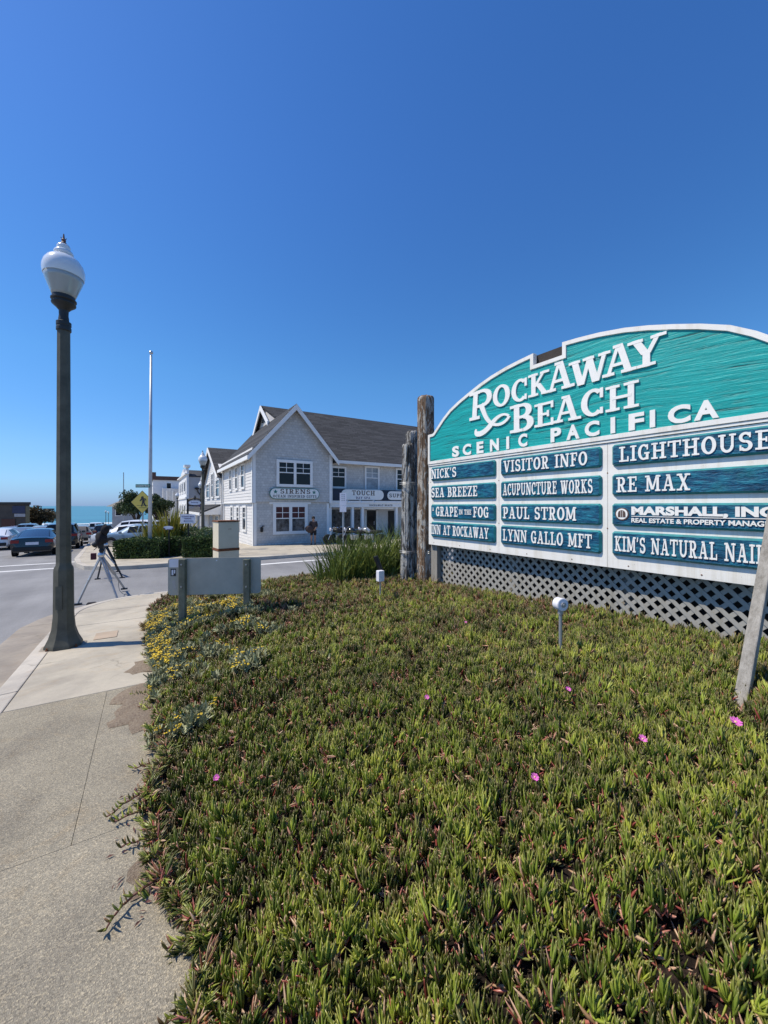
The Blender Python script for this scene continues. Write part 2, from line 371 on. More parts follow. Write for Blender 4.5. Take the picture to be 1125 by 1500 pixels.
# ice plant
def m_ice(name='ice_plant_leaf', fixed=None):
    n = N(name)
    a = n.t.nodes.new('ShaderNodeAttribute'); a.attribute_name = 'kind'      # 0 green .. 1 red or dry (per leaf)
    tpt = n.t.nodes.new('ShaderNodeAttribute'); tpt.attribute_name = 'along' # 0 base .. 1 tip
    t = n.t.nodes.new('ShaderNodeAttribute'); t.attribute_type = 'INSTANCER' if fixed is None else 'GEOMETRY'; t.attribute_name = 'tint' if fixed is None else 'kind'
    t2 = n.t.nodes.new('ShaderNodeAttribute'); t2.attribute_type = 'INSTANCER'; t2.attribute_name = 'dry'
    g = n.ramp(t.outputs['Fac'], [(0, (.045,.085,.016)), (.3, (.165,.25,.032)), (.65, (.37,.47,.058)), (1, (.62,.66,.11))])
    g = n.mix(g, (.24,.13,.085), n.math('MULTIPLY', n.math('POWER', tpt.outputs['Fac'], 2.5), .6))
    g = n.mix(g, n.ramp(a.outputs['Fac'], [(0, (.45,.45,.45)), (.5, (.95,.95,.95)), (1, (1,1,1))]), .7, 'MULTIPLY')
    old = n.ramp(a.outputs['Fac'], [(0, (.28,.055,.045)), (.35, (.50,.19,.15)), (.7, (.58,.40,.27)), (1, (.36,.22,.11))])
    k = n.t.nodes.new('ShaderNodeAttribute'); k.attribute_name = 'old'
    fac = n.math('MAXIMUM', k.outputs['Fac'], n.math('MULTIPLY', t2.outputs['Fac'], .75))
    fin = n.mix(g, old, fac); n.translucent(n.mix(fin, (1.35,1.3,.9), 1, 'MULTIPLY'), .10)
    return n.done(fin, .30, 0, .5)
M['ice'] = m_ice(); M['ice_edge'] = m_ice('ice_plant_runner_leaf', 1); M['stem'] = plain('reddish_stem', (.13,.05,.04), .7, var=.4, scale=30)
def m_attr(name, c, rough=.6):
    n = N(name); t = n.t.nodes.new('ShaderNodeAttribute'); t.attribute_type = 'INSTANCER'; t.attribute_name = 'tint'
    return n.done(n.mix(tuple(x*.6 for x in c), tuple(min(1, x*1.3) for x in c), t.outputs['Fac']), rough, 0, .3)
M['silver'] = m_attr('silver_foliage', (.31,.32,.18)); M['yflower'] = m_attr('yellow_flower', (.72,.50,.03))
M['pink'] = plain('pink_petal', (.75,.16,.55), .6, var=.12, scale=60); M['pink_c'] = plain('pale_stamen', (.75,.55,.30), .7)
M['skin'] = plain('skin', (.36,.21,.15), .6, var=.05); M['cloth_brown'] = plain('dark_brown_cloth', (.055,.04,.04), .9); M['cloth_dark'] = plain('black_cloth', (.014,.013,.016), .9); M['hair'] = plain('dark_hair', (.02,.014,.01), .7)
def paintm(name, c, rough=.25, metal=.2):
    n = N(name); n.b.inputs['Coat Weight'].default_value = .7; n.b.inputs['Coat Roughness'].default_value = .05
    return n.done(c, rough, metal, .5)

# ------------------------------------------------------------ the ground
g = MB()
rows = [-3000, -200, -40, 0, 40, 120, 230, 420]
for v in rows:
    for u in (-3000, -200, -60, 0, 60, 200, 3000): g.add([(u, v, (gz(max(v, -40)) if v <= 230 else -8.05-(v-230)*.05)-.19)], [])
for j in range(len(rows)-1):
    for i in range(6): a = j*7+i; g.f.append((a, a+1, a+8, a+7)); g.m.append(0)
tag(g.build('ground', M['terrain']), kind='structure')
SEA = -7.7
g = MB(); g.add([(-9000, 222, SEA), (9000, 222, SEA), (20000, 16000, SEA), (-20000, 16000, SEA)], [(0,1,2,3)])
tag(g.build('sea', M['sea']), kind='structure')
g = MB()
for k in range(26):
    u0 = -150+k*9+random.uniform(-3, 3); L = random.uniform(8, 26); v0 = 226+random.random()*22+(k % 3)*9
    pts = [(u0+i*L/8, v0+math.sin(i*.9+k)*.8) for i in range(9)]
    for i in range(8):
        w = .5+.9*random.random()
        g.add([(pts[i][0], pts[i][1]-w, SEA+.05), (pts[i+1][0], pts[i+1][1]-w, SEA+.05), (pts[i+1][0], pts[i+1][1]+w, SEA+.25), (pts[i][0], pts[i][1]+w, SEA+.25)], [(0,1,2,3)])
tag(g.build('surf', M['foam']), kind='stuff', label='broken white surf lines along the shore', cat='surf')
def sheet(name, poly, dz, mat, sub=None):
    g = MB(); g.add([(u, v, gz(v)+dz) for u, v in poly], [tuple(range(len(poly)))]); return tag(g.build(name, mat, fix=False), kind='structure')
sheet('road', [(-16,-38), (90,-38), (90,60), (90,211), (-60,211), (-34,60), (-16.5,30)], -.14, M['asphalt'])
sheet('beach', [(-120,211), (120,211), (120,223), (-120,223)], -.05, M['sand'])
def block(name, poly, top, bot, mat):
    g = MB(); g.prism(poly, lambda p: (p[0], p[1], gz(p[1])+bot), lambda p: (p[0], p[1], gz(p[1])+top)); return tag(g.build(name, mat), kind='structure')
arc = [(.25+1.5*math.cos(t), 8.6+1.5*math.sin(t)) for t in np.linspace(PI, PI/2, 12)]
arc_in = [(.25+1.3*math.cos(t), 8.6+1.3*math.sin(t)) for t in np.linspace(PI, PI/2, 12)]
arc_out = [(.25+2.0*math.cos(t), 8.6+2.0*math.sin(t)) for t in np.linspace(PI, PI/2, 12)]
near_in = [(-1.05,-6)]+arc_in+[(30, 9.9)]
block('pavement_base', near_in+[(30,-6)], -.018, -.3, M['joint'])
def strip(name, a, b, ta, tb, bot, mat, n_joint=0):
    """kerb or gutter: ring between two parallel paths"""
    g = MB()
    for i in range(len(a)-1):
        q = [a[i], a[i+1], b[i+1], b[i]]; t = [ta, ta, tb, tb]
        g.add([(p[0], p[1], gz(p[1])+h) for p, h in zip(q, t)]+[(p[0], p[1], gz(p[1])+bot) for p in q],
              [(0,1,2,3), (0,1,5,4), (2,3,7,6)])
    return g.build(name, mat)
def lined(path, step=1.0):
    out = []
    for a, b in zip(path, path[1:]):
        n = max(1, int(math.hypot(b[0]-a[0], b[1]-a[1])/step))
        out += [(a[0]+(b[0]-a[0])*i/n, a[1]+(b[1]-a[1])*i/n) for i in range(n)]
    return out+[path[-1]]
kerb_root = tag(link(bpy.data.objects.new('kerb', None)), kind='structure')
pin = [(-1.05, v) for v in np.arange(-6, 8.61, 1.217)]+arc_in[1:]+[(u, 9.9) for u in np.arange(1.75, 30, 1.5)]
pout = [(-1.23, v) for v in np.arange(-6, 8.61, 1.217)]+[(.25+1.48*math.cos(t), 8.6+1.48*math.sin(t)) for t in np.linspace(PI, PI/2, 12)][1:]+[(u, 10.08) for u in np.arange(1.75, 30, 1.5)]
pgut = [(-1.80, v) for v in np.arange(-6, 8.61, 1.217)]+arc_out[1:]+[(u, 10.6) for u in np.arange(1.75, 30, 1.5)]
def stones(name, A, B, ta, tb, bot, mat, per, parent, gap=.006):
    i = 0
    while i < len(A)-1:
        j = min(i+per, len(A)-1); g = MB(); n = j-i
        vs = []; 
        def sh(P, k, s):   # pull the ends back a few millimetres for the joint
            a = Vector(P[k]); b = Vector(P[k+s]); d = (b-a); return tuple(a+d.normalized()*gap) 
        PA = [sh(A, i, 1)]+A[i+1:j]+[sh(A, j, -1)]; PB = [sh(B, i, 1)]+B[i+1:j]+[sh(B, j, -1)]
        for k in range(n+1):
            for p, h in ((PA[k], bot), (PA[k], ta), (PB[k], tb), (PB[k], bot)): vs.append((p[0], p[1], gz(p[1])+h))
        fs = [(0,1,2,3), tuple(4*n+q for q in (3,2,1,0))]
        for k in range(n):
            for q in range(3): fs.append((4*k+q, 4*k+q+1, 4*k+q+5, 4*k+q+4))
        g.add(vs, fs); bevel(g.build(name, mat, parent), .012, 2); i = j
stones('kerb_stone', pin, pout, .004, -.006, -.2, M['curb'], 3, kerb_root)
gut_root = tag(link(bpy.data.objects.new('gutter', None)), kind='structure')
stones('gutter_slab', [(a+(-.004 if i < 13 else 0), b) for i, (a, b) in enumerate(pout)], pgut, -.120, -.130, -.25, M['gutter'], 3, gut_root, .004)
# paving slabs with recessed joints
pave = tag(link(bpy.data.objects.new('pavement', None)), kind='structure')
def slab(poly, mat, dz=0.0, inset=.006):
    c = Vector((sum(p[0] for p in poly)/len(poly), sum(p[1] for p in poly)/len(poly)))
    q = []
    n = len(poly)
    for i in range(n):   # inset every edge
        p0, p1, p2 = Vector(poly[i-1]), Vector(poly[i]), Vector(poly[(i+1) % n])
        d1 = (p1-p0).normalized(); d2 = (p2-p1).normalized(); b = (d2-d1)
        q.append(tuple(p1+(b.normalized()*inset*1.4 if b.length > .05 else Vector((0,0)))))
    g = MB(); g.prism(q, lambda p: (p[0], p[1], gz(p[1])-.12), lambda p: (p[0], p[1], gz(p[1])+dz))
    bevel(g.build('slab', mat, pave), .005 if inset > .004 else .0022, 2)
vj = [-6, -3.7, -1.65, .40, 2.43, 4.47]
for a, b in zip(vj, vj[1:]):
    for x0, x1 in (((-1.05, -.32), (-.32, .75)) if a > 2 else ((-1.05, .75),)): slab([(x0,a), (x1,a), (x1,b), (x0,b)], M['walk_rough'], -.0003*(x0 > -1), .0008)
for a, b in ((4.47, 6.42), (6.42, 7.55), (7.55, 8.6)): slab([(-1.05,a), (.75,a), (.75,b), (-1.05,b)], M['walk_smooth'], random.uniform(-.003, .001))
slab([(-1.05,8.6), (.75,8.6), (.75,9.9)]+[(.25, 9.9)]+arc_in[::-1][1:-1], M['walk_smooth'])
for k in range(12): u = .75+k*1.5; slab([(u,8.5), (u+1.5,8.5), (u+1.5,9.9), (u,9.9)], M['walk_smooth'], random.uniform(-.004, .001))
# lid of a little service box set into the pavement
g = MB(); c0 = AT(122, 941, 5.03); u0, v0 = -.62, 6.50
g.prism([(u0,v0), (u0+.26,v0), (u0+.26,v0+.36), (u0,v0+.36)], lambda p: (*p, gz(p[1])-.02), lambda p: (*p, gz(p[1])+.006))
tag(g.build('service_box_lid', plain('tan_lid', (.42,.33,.24), .8)), 'small tan square service box lid in the pavement beside the near lamp post', 'service lid')
# road marks
g = MB()
for v in (19.1, 21.6): g.add([(-13, v, gz(v)-.136), (-2.6, v, gz(v)-.136), (-2.6, v+.3, gz(v+.3)-.136), (-13, v+.3, gz(v+.3)-.136)], [(0,1,2,3)])
for v in (15.95,):
    pass
for v in (14.9,): g.add([(3.2, v, gz(v)-.136), (11, v, gz(v)-.136), (11, v+.3, gz(v+.3)-.136), (3.2, v+.3, gz(v+.3)-.136)], [(0,1,2,3)])
for x, y in ((-6.8, 17.0), (1.0, 13.1), (-5.9, 17.2)):
    n = 9; g.add([(x+.22*math.cos(2*PI*i/n)*random.uniform(.6, 1.3), y+.3*math.sin(2*PI*i/n)*random.uniform(.6, 1.3), gz(y)-.134) for i in range(n)], [tuple(range(n))])
g.build('road_marking', M['paint'], tag(bpy.data.objects.new('road_paint', None), kind='structure'), fix=False).parent = None
bpy.data.objects['road_marking']['kind'] = 'structure'
# far corner block with kerb
far_poly = [(-.33,16.75), (-1.2,17.05), (-1.95,17.9), (-2.35,19.3), (-2.75,22), (-4.5,46), (-16,205), (90,205), (90,16.7)]
block('far_pavement', far_poly, 0, -.3, M['walk_smooth'])
far_in = [(p[0]+(.12 if i in (1,2,3,4,5) else 0), p[1]+(.14 if i < 3 else 0)) for i, p in enumerate(far_poly[:6])]
kr = tag(link(bpy.data.objects.new('far_kerb', None)), kind='structure')
A_ = lined([(40,16.62)]+far_poly[:6], 3.0); 
A_ = [(a-.0, b) for a, b in A_]
off = []
for i, p in enumerate(A_):
    q0 = Vector(A_[max(i-1,0)]); q1 = Vector(A_[min(i+1, len(A_)-1)]); d = (q1-q0).normalized(); nrm = Vector((d.y, -d.x))
    if nrm.dot(Vector((-1,-1))) > 0: nrm = -nrm
    off.append((tuple(Vector(p)-nrm*.03), tuple(Vector(p)+nrm*.16)))
stones('kerb_stone', [o[1] for o in off], [o[0] for o in off], .008, .005, -.2, M['curb'], 2, kr)
block('left_pavement', [(-16.8,24), (-30,24), (-80,24), (-80,205), (-62,205), (-33.5,90), (-22,45)], 0, -.3, M['walk_smooth'])
tag(MB().box(-70, 40, 211.2, 212, gz(211)-.4, gz(211)+.75).build('sea_wall', M['grey_wall']), 'low grey sea wall at the far end of the street', 'wall')

# ------------------------------------------------------------ planting bed
def edge_u(v): return .05+(.045 if v < 2 else .045*max(0, 1-(v-2)/1.5))+.05*math.sin(v*1.7+.6)+.04*math.sin(v*4.3+1)+.03*math.sin(v*9.1)-(.10*math.exp(-((v-4.9)/.7)**2) if v > 3 else 0)*-1
def canopy(u, v):
    e = max(0, u-edge_u(v)); e2 = max(0, 8.55+.08*math.sin(u*3)-v)
    h = .07+.46*(1-math.exp(-e/.95)); h2 = .07+.5*(1-math.exp(-e2/.8))
    b = noise.noise(Vector((u*1.3, v*1.3, 3)))*.055+noise.noise(Vector((u*4, v*4, 9)))*.03
    return min(h, h2)+b*min(1, e*2.5)
NX, NY = 64, 92
g = MB()
for j in range(NY+1):
    for i in range(NX+1):
        u = .02+(i/NX)**1.4*9.5; v = -5+13.5*j/NY; uu = edge_u(v)+.03 if i == 0 else u+edge_u(v)+.03
        g.v.append((uu, v, gz(v)+max(.003, canopy(uu, v)-.10)))
for j in range(NY):
    for i in range(NX): a = j*(NX+1)+i; g.f.append((a, a+1, a+NX+2, a+NX+1)); g.m.append(0)
tag(g.build('planting_bed', M['soil'], smooth=True, fix=False), kind='structure')

# the leaf: a fleshy three-sided finger
def leaf_geo(L, w, tilt, az, curve, z0=0., rings=5, x0=0., y0=0.):
    vs = []; al = []; d = Vector((math.sin(tilt)*math.cos(az), math.sin(tilt)*math.sin(az), math.cos(tilt)))
    side = Vector((-math.sin(az), math.cos(az), 0)); p = Vector((x0, y0, z0)); seg = L/rings; a = tilt
    prof = [.62, .95, 1.0, .86, .52]
    for k in range(rings):
        d = Vector((math.sin(a)*math.cos(az), math.sin(a)*math.sin(az), math.cos(a))); up = side.cross(d).normalized()
        r = w/2*prof[k]
        for ang in (R(90), R(215), R(325)): vs.append(p+side*math.cos(ang)*r*1.0+up*math.sin(ang)*r*-.95); al.append(k/rings)
        p = p+d*seg; a -= curve/rings
    vs.append(p); al.append(1.)
    fs = []
    for k in range(rings-1):
        for q in range(3): fs.append((3*k+q, 3*k+(q+1) % 3, 3*k+3+(q+1) % 3, 3*k+3+q))
    b = 3*(rings-1)
    for q in range(3): fs.append((b+q, b+(q+1) % 3, b+3))
    return vs, fs, al
def leafy(name, specs, mat):
    V = []; F = []; AL = []; K = []; OLD = []
    for sp in specs:
        vs, fs, al = leaf_geo(*sp['g']); b = len(V); V += vs; F += [tuple(b+i for i in f) for f in fs]; AL += al; K += [sp['k']]*len(vs); OLD += [sp.get('old', 0.)]*len(vs)
    me = bpy.data.meshes.new(name); me.from_pydata([tuple(v) for v in V], [], F)
    for nm, arr in (('along', AL), ('kind', K), ('old', OLD)):
        me.attributes.new(nm, 'FLOAT', 'POINT').data.foreach_set('value', arr)
    me.polygons.foreach_set('use_smooth', [True]*len(me.polygons)); me.materials.append(mat); me.update()
    return me
def shoot(seed, dry=False, n_pairs=4, side=False):
    r = random.Random(seed); S = []
    az = r.uniform(0, PI)
    for k in range(n_pairs):
        az += PI/2+r.uniform(-.3, .3); t = R(27-k*6.5+r.uniform(-5, 8)+(14 if seed % 4 == 3 else 0)); L = r.uniform(.042, .066)*(1 if k < n_pairs-1 else .75)
        for s_ in (0, PI):
            if r.random() < .08: continue
            S.append(dict(g=(L*r.uniform(.85, 1.1), r.uniform(.0066, .0090), t+R(r.uniform(-4, 4)), az+s_, R(22), .006+k*.006), k=r.random(), old=0.))
    # older, reddened or withered leaves lower down
    for k in range(r.choice((2, 3, 3, 4)) if not dry else 7):
        S.append(dict(g=(r.uniform(.03, .062), r.uniform(.006, .010), R(r.uniform(28, 95)), r.uniform(0, 6.28), R(r.uniform(-20, 50)), r.uniform(-.015, .018)), k=r.random(), old=1. if (dry or r.random() < .6) else .15))
    return S
def stuff_points(name, pts, rots, scl, idx, tint, dry, coll, label, cat):
    me = bpy.data.meshes.new(name); me.from_pydata(pts, [], [])
    def at(nm, ty, arr, f='value'): me.attributes.new(nm, ty, 'POINT').data.foreach_set(f, arr)
    at('rot', 'FLOAT_VECTOR', [c for r_ in rots for c in r_], 'vector'); at('scl', 'FLOAT', scl); at('idx', 'INT', idx); at('tint', 'FLOAT', tint); at('dry', 'FLOAT', dry)
    o = link(bpy.data.objects.new(name, me)); ng = bpy.data.node_groups.new(name+'_nodes', 'GeometryNodeTree')
    ng.interface.new_socket('Geometry', in_out='INPUT', socket_type='NodeSocketGeometry'); ng.interface.new_socket('Geometry', in_out='OUTPUT', socket_type='NodeSocketGeometry')
    I = ng.nodes.new('NodeGroupInput'); O = ng.nodes.new('NodeGroupOutput'); ip = ng.nodes.new('GeometryNodeInstanceOnPoints'); ci = ng.nodes.new('GeometryNodeCollectionInfo')
    ci.inputs['Collection'].default_value = coll; ci.inputs['Separate Children'].default_value = True; ci.inputs['Reset Children'].default_value = True
    def na(nm, ty):
        n = ng.nodes.new('GeometryNodeInputNamedAttribute'); n.data_type = ty; n.inputs[0].default_value = nm; return n.outputs[0]
    lk = ng.links.new
    lk(I.outputs[0], ip.inputs['Points']); lk(ci.outputs[0], ip.inputs['Instance']); ip.inputs['Pick Instance'].default_value = True
    lk(na('idx', 'INT'), ip.inputs['Instance Index']); lk(na('rot', 'FLOAT_VECTOR'), ip.inputs['Rotation']); lk(na('scl', 'FLOAT'), ip.inputs['Scale'])
    lk(ip.outputs[0], O.inputs[0]); m = o.modifiers.new('scatter', 'NODES'); m.node_group = ng
    return tag(o, label, cat, kind='stuff')
pc = bpy.data.collections.new('ice_plant_sprigs')
NV = 14
for k in range(NV):
    me = leafy('sprig_%02d' % k, shoot(100+k, n_pairs=random.choice((4, 5, 5, 6))), M['ice']); pc.objects.link(bpy.data.objects.new('sprig_%02d' % k, me))
for k in range(3):
    me = leafy('sprig_%02d' % (NV+k), shoot(200+k, True, 1), M['ice']); pc.objects.link(bpy.data.objects.new('sprig_%02d' % (NV+k), me))
pts = []; rots = []; scl = []; idx = []; tint = []; dry = []
def silver_p(u, v):
    if not (0 < u < 1.7 and 3.0 < v < 7.3): return 0
    return max(0, min(1, (noise.noise(Vector((u*3.2, v*2.4, 0)))*1.1+.34-.42*u*(1 if v < 5.2 else .5)-.35*max(0, 4.3-v))*1.25))
def silver_zone(u, v):
    return (0 < u < 1.0 and 3.4 < v < 7.0) and (noise.noise(Vector((u*2.2, v*1.6, 0)))+.30-.5*u*(1 if v < 5.4 else .35)-(.16 if v < 4.3 else 0)) > .10
v = -3.2
while v < 8.75:
    u = -.02
    while u < 5.0:
        dd = math.hypot(u, v+0.); st = .028 if dd < 2.2 else (.034 if dd < 4 else .048)
        uu = u+random.uniform(-.5, .5)*st*1.2; vv = v+random.uniform(-.5, .5)*st*1.2; u += st
        if uu < edge_u(vv)-.02 or False: continue
        if uu > 4.35 and vv < 5.3: continue
        gap = noise.noise(Vector((uu*5.5, vv*5.5, 5))); 
        hole = gap < -.44
        if random.random() < silver_p(uu, vv)*.5: continue
        big = 1.0 if dd < 3 else 1.15
        d_ = noise.noise(Vector((uu*.9+4, vv*.9, 1)))*.55+noise.noise(Vector((uu*4, vv*4, 17)))*.6
        is_dry = random.random() < (.45 if hole else .05+.20*max(0, -gap))
        z = gz(vv)+canopy(uu, vv)-.085+random.uniform(-.032, .022)+gap*.055-(.02 if is_dry else 0)
        pts.append((uu, vv, z)); az = random.uniform(0, 6.28); te = abs(random.gauss(0, R(15)))
        ex = max(0, 1-(uu-edge_u(vv))/.16)        # lean out over the edge of the bed
        rx = te*math.cos(az)+random.gauss(0, R(6)); ry = te*math.sin(az)-ex*R(62)*random.uniform(.5, 1)
        rots.append((rx, ry, random.uniform(0, 6.28))); scl.append(random.uniform(.85, 1.35)*big)
        idx.append(NV+random.randrange(3) if is_dry else random.randrange(NV))
        tint.append(min(1, max(0, .40+d_*.55+gap*.4+random.gauss(0, .22)-.13*min(1, max(0, (dd-1.8)/3)))))
        far = min(1, max(0, (dd-2.5)/4))
        dry.append(1. if is_dry and random.random() < .5 else min(1, max(0, (random.random()-.88+.24*far)*2.2+max(0, -d_-.05)*.8*far+.20*far)))
    v += .028 if v < 2.2 else (.034 if v < 4 else .048)
for k in range(900):      # sprigs spilling over the edge on to the pavement
    vv = random.uniform(.2, 7.6); m_ = noise.noise(Vector((vv*3.1, 7, 2)))
    if m_ < -.12: continue
    d_e = random.random()**1.8*(.03+.14*max(0, m_)); uu = edge_u(vv)-d_e+.03
    pts.append((uu, vv, gz(vv)+.004+random.uniform(0, .03)*(1-d_e*4)+.02)); rots.append((random.gauss(0, R(25)), -R(random.uniform(35, 85)), random.uniform(0, 6.28))); scl.append(random.uniform(.8, 1.25))
    idx.append(NV+random.randrange(3) if random.random() < .07 else random.randrange(NV)); tint.append(random.uniform(.05, .6)); dry.append(1. if random.random() < .06 else random.random()*.25)
nI = len(pts)
ice = stuff_points('ice_plant', pts, rots, scl, idx, tint, dry, pc, 'dense mat of green and reddish ice plant covering the raised bed', 'ground cover')
print('sprigs', nI)
# stems that creep out over the pavement
def runner(u, v, L, az, n=9, sd=1):
    n = int(L/.019); r = random.Random(sd); p = [Vector((u, v, gz(v)+.03))]; a = az
    for k in range(n): a += r.uniform(-.30, .30); q = p[-1]+Vector((math.cos(a)*L/n, math.sin(a)*L/n, 0)); q.z = gz(q.y)+.014+.02*(1-k/n)+r.uniform(0, .008); p.append(q)
    g = MB(); g.tube(p, [.0058-.002*k/n for k in range(n+1)], 5); st = g.build('runner', M['stem'], ice, smooth=True)
    V = []; F = []; AL = []; K = []; OLD = []
    for k in range(1, n+1):
        d = (p[k]-p[k-1]); az0 = math.atan2(d.y, d.x)
        for s_ in (1, -1):
            tl = R(r.uniform(30, 78)); azl = az0+s_*R(r.uniform(15, 95)) if k < n else az0+s_*.4
            vs, fs, al = leaf_geo(r.uniform(.034, .058), r.uniform(.009, .012), tl, azl, R(25), 0, 5, *(0, 0)); b = len(V)
            V += [w+p[k] for w in vs]; F += [tuple(b+i for i in f) for f in fs]; AL += al; kk = r.random(); K += [kk]*len(vs); OLD += [.55 if r.random() < .3 else .25*r.random()]*len(vs)
    me = bpy.data.meshes.new('leaves'); me.from_pydata([tuple(w) for w in V], [], F)
    for nm, arr in (('along', AL), ('kind', K), ('old', OLD)): me.attributes.new(nm, 'FLOAT', 'POINT').data.foreach_set('value', arr)
    me.polygons.foreach_set('use_smooth', [True]*len(me.polygons)); me.materials.append(M['ice_edge']); o = link(bpy.data.objects.new('leaves', me)); o.parent = st
for k, (u, v, L, az) in enumerate([(.13,1.95,.32,175), (.10,2.2,.24,165), (.10,2.62,.30,178), (.08,2.45,.22,190), (.09,2.85,.26,170), (.16,1.38,.20,160), (.06,1.62,.15,185), (.07,3.2,.22,160), (.04,3.72,.30,170), (.04,4.05,.34,175),
    (.03,4.35,.26,165), (.02,5.0,.28,175), (.02,5.25,.24,170), (.10,2.05,.12,150), (.12,1.25,.12,230), (.05,6.0,.2,180), (.05,5.6,.24,165), (.13,1.02,.2,210)]):
    runner(edge_u(v)+.05, v, L*.72+.03, R(az), sd=k)
# soil and litter washed onto the pavement
lit = MB()
for (cu, cv, rr, hh) in ((-.02,4.12,.26,.03), (.0,3.75,.24,.025), (.0,5.0,.17,.02), (.06,2.6,.12,.012), (.07,2.05,.13,.012)):
    rings = [(1,0), (.8,.35), (.5,.8), (.2,1)]; n = 22; b = len(lit.v)
    for q, (r_, h_) in enumerate(rings):
        for i in range(n):
            a = 2*PI*i/n; rad = rr*r_*(1+.75*noise.noise(Vector((math.cos(a)*2+cu*9, math.sin(a)*2+cv*9, q*.3)))); U = cu+rad*math.cos(a)*.9; V_ = cv+rad*math.sin(a)*1.3
            lit.v.append((U, V_, gz(V_)+.002+hh*h_+.004*random.random()*h_))
    for q in range(3): lit.f += [(b+q*n+i, b+q*n+(i+1) % n, b+q*n+n+(i+1) % n, b+q*n+n+i) for i in range(n)]; lit.m += [0]*n
    lit.f.append(tuple(b+3*n+i for i in range(n))); lit.m.append(0)
def m_litter():
    n = N('dry_litter'); f = n.noise(70, 5, .8); n.bump(f, 1, .02)
    return n.done(n.ramp(f, [(.3, (.14,.10,.075)), (.5, (.30,.235,.17)), (.7, (.42,.35,.26))]), .95, 0, .2)
tag(lit.build('washed_soil', m_litter(), smooth=True, fix=False), 'pinkish soil and leaf litter washed from the bed onto the pavement', 'soil', kind='stuff')
lb = MB()
for k in range(110):
    vv = random.choice((random.uniform(3.5, 4.5), random.uniform(1.3, 6.5), random.uniform(1.7, 2.9))); uu = edge_u(vv)-abs(random.gauss(0, .09)); a = random.uniform(0, 6.28); l = random.uniform(.008, .03); w = random.uniform(.002, .006)
    c, s_ = math.cos(a), math.sin(a); z = gz(vv)+.006
    lb.add([(uu-c*l, vv-s_*l, z), (uu+s_*w, vv-c*w, z+.004), (uu+c*l, vv+s_*l, z+.002), (uu-s_*w, vv+c*w, z+.006)], [(0,1,2,3)])
tag(lb.build('dead_leaves', M['stem'], fix=False), 'scattered withered leaves along the pavement edge of the bed', 'litter', kind='stuff')
# silver ragwort with yellow heads
sc = bpy.data.collections.new('silver_sprigs')
for k in range(5):
    r = random.Random(300+k); g = MB()
    for q in range(16):
        az = r.uniform(0, 6.28); t = R(r.uniform(5, 70)); L = r.uniform(.03, .06); d = Vector((math.sin(t)*math.cos(az), math.sin(t)*math.sin(az), math.cos(t))); s_ = Vector((-math.sin(az), math.cos(az), 0))
        o_ = Vector((r.uniform(-.015, .015), r.uniform(-.015, .015), r.uniform(0, .03)))
        for f_ in (.25, .5, .75, 1):          # lobed leaf: little paired lobes on a midrib
            for sg in (-1, 1):
                a = o_+d*L*(f_-.22); b_ = o_+d*L*f_; c_ = b_+s_*sg*.010*(1.3-f_)+d*.004
                g.add([a, b_, c_, a+s_*sg*.005], [(0,1,2,3)])
    me = g.build('silver_%d' % k, M['silver'], fix=False); C.collection.objects.unlink(me); sc.objects.link(me)
for k in range(3):
    r = random.Random(400+k); g = MB()
    for q in range(7):
        c = Vector((r.uniform(-.028, .028), r.uniform(-.028, .028), .055+r.uniform(0, .02))); n = 9; rad = r.uniform(.006, .009)
        g.add([c+Vector((0,0,.003))]+[c+Vector((math.cos(2*PI*i/n)*rad*(1 if i % 2 else .75), math.sin(2*PI*i/n)*rad, -.001)) for i in range(n)], [(0, i+1, (i+1) % n+1) for i in range(n)], 0)
        g.add([c+Vector((.001,0,-.001)), c+Vector((-.001,0,-.001)), Vector((c.x*.4, c.y*.4, 0))], [(0,1,2)], 1)
    me = g.build('yellow_%d' % k, [M['yflower'], M['silver']], fix=False); C.collection.objects.unlink(me); sc.objects.link(me)
pts = []; rots = []; scl = []; idx = []; tint = []; dry = []
for k in range(60000):
    if len(pts) > 2700: break
    u = random.uniform(.02, 1.7); v = random.uniform(3.0, 7.3)
    if random.random() > silver_p(u, v)**1.3: continue
    fl = random.random() < .30*max(0, min(1, noise.noise(Vector((u*4.4, v*3.2, 40)))*1.5+.55)) and u < 1.2
    pts.append((u, v, gz(v)+canopy(u, v)-.035+(.01 if fl else 0)+random.uniform(-.01, .02))); rots.append((random.gauss(0, .3), random.gauss(0, .3), random.uniform(0, 6.28))); scl.append(random.uniform(.8, 1.35))
    idx.append(5+random.randrange(3) if fl else random.randrange(5)); tint.append(random.random()); dry.append(0.)
# NB: collection children are sorted by name: silver_0..4, yellow_0..2
stuff_points('silver_ragwort', pts, rots, scl, idx, tint, dry, sc, 'silver leaved daisies with small yellow flower heads at the bed edge', 'flowers')
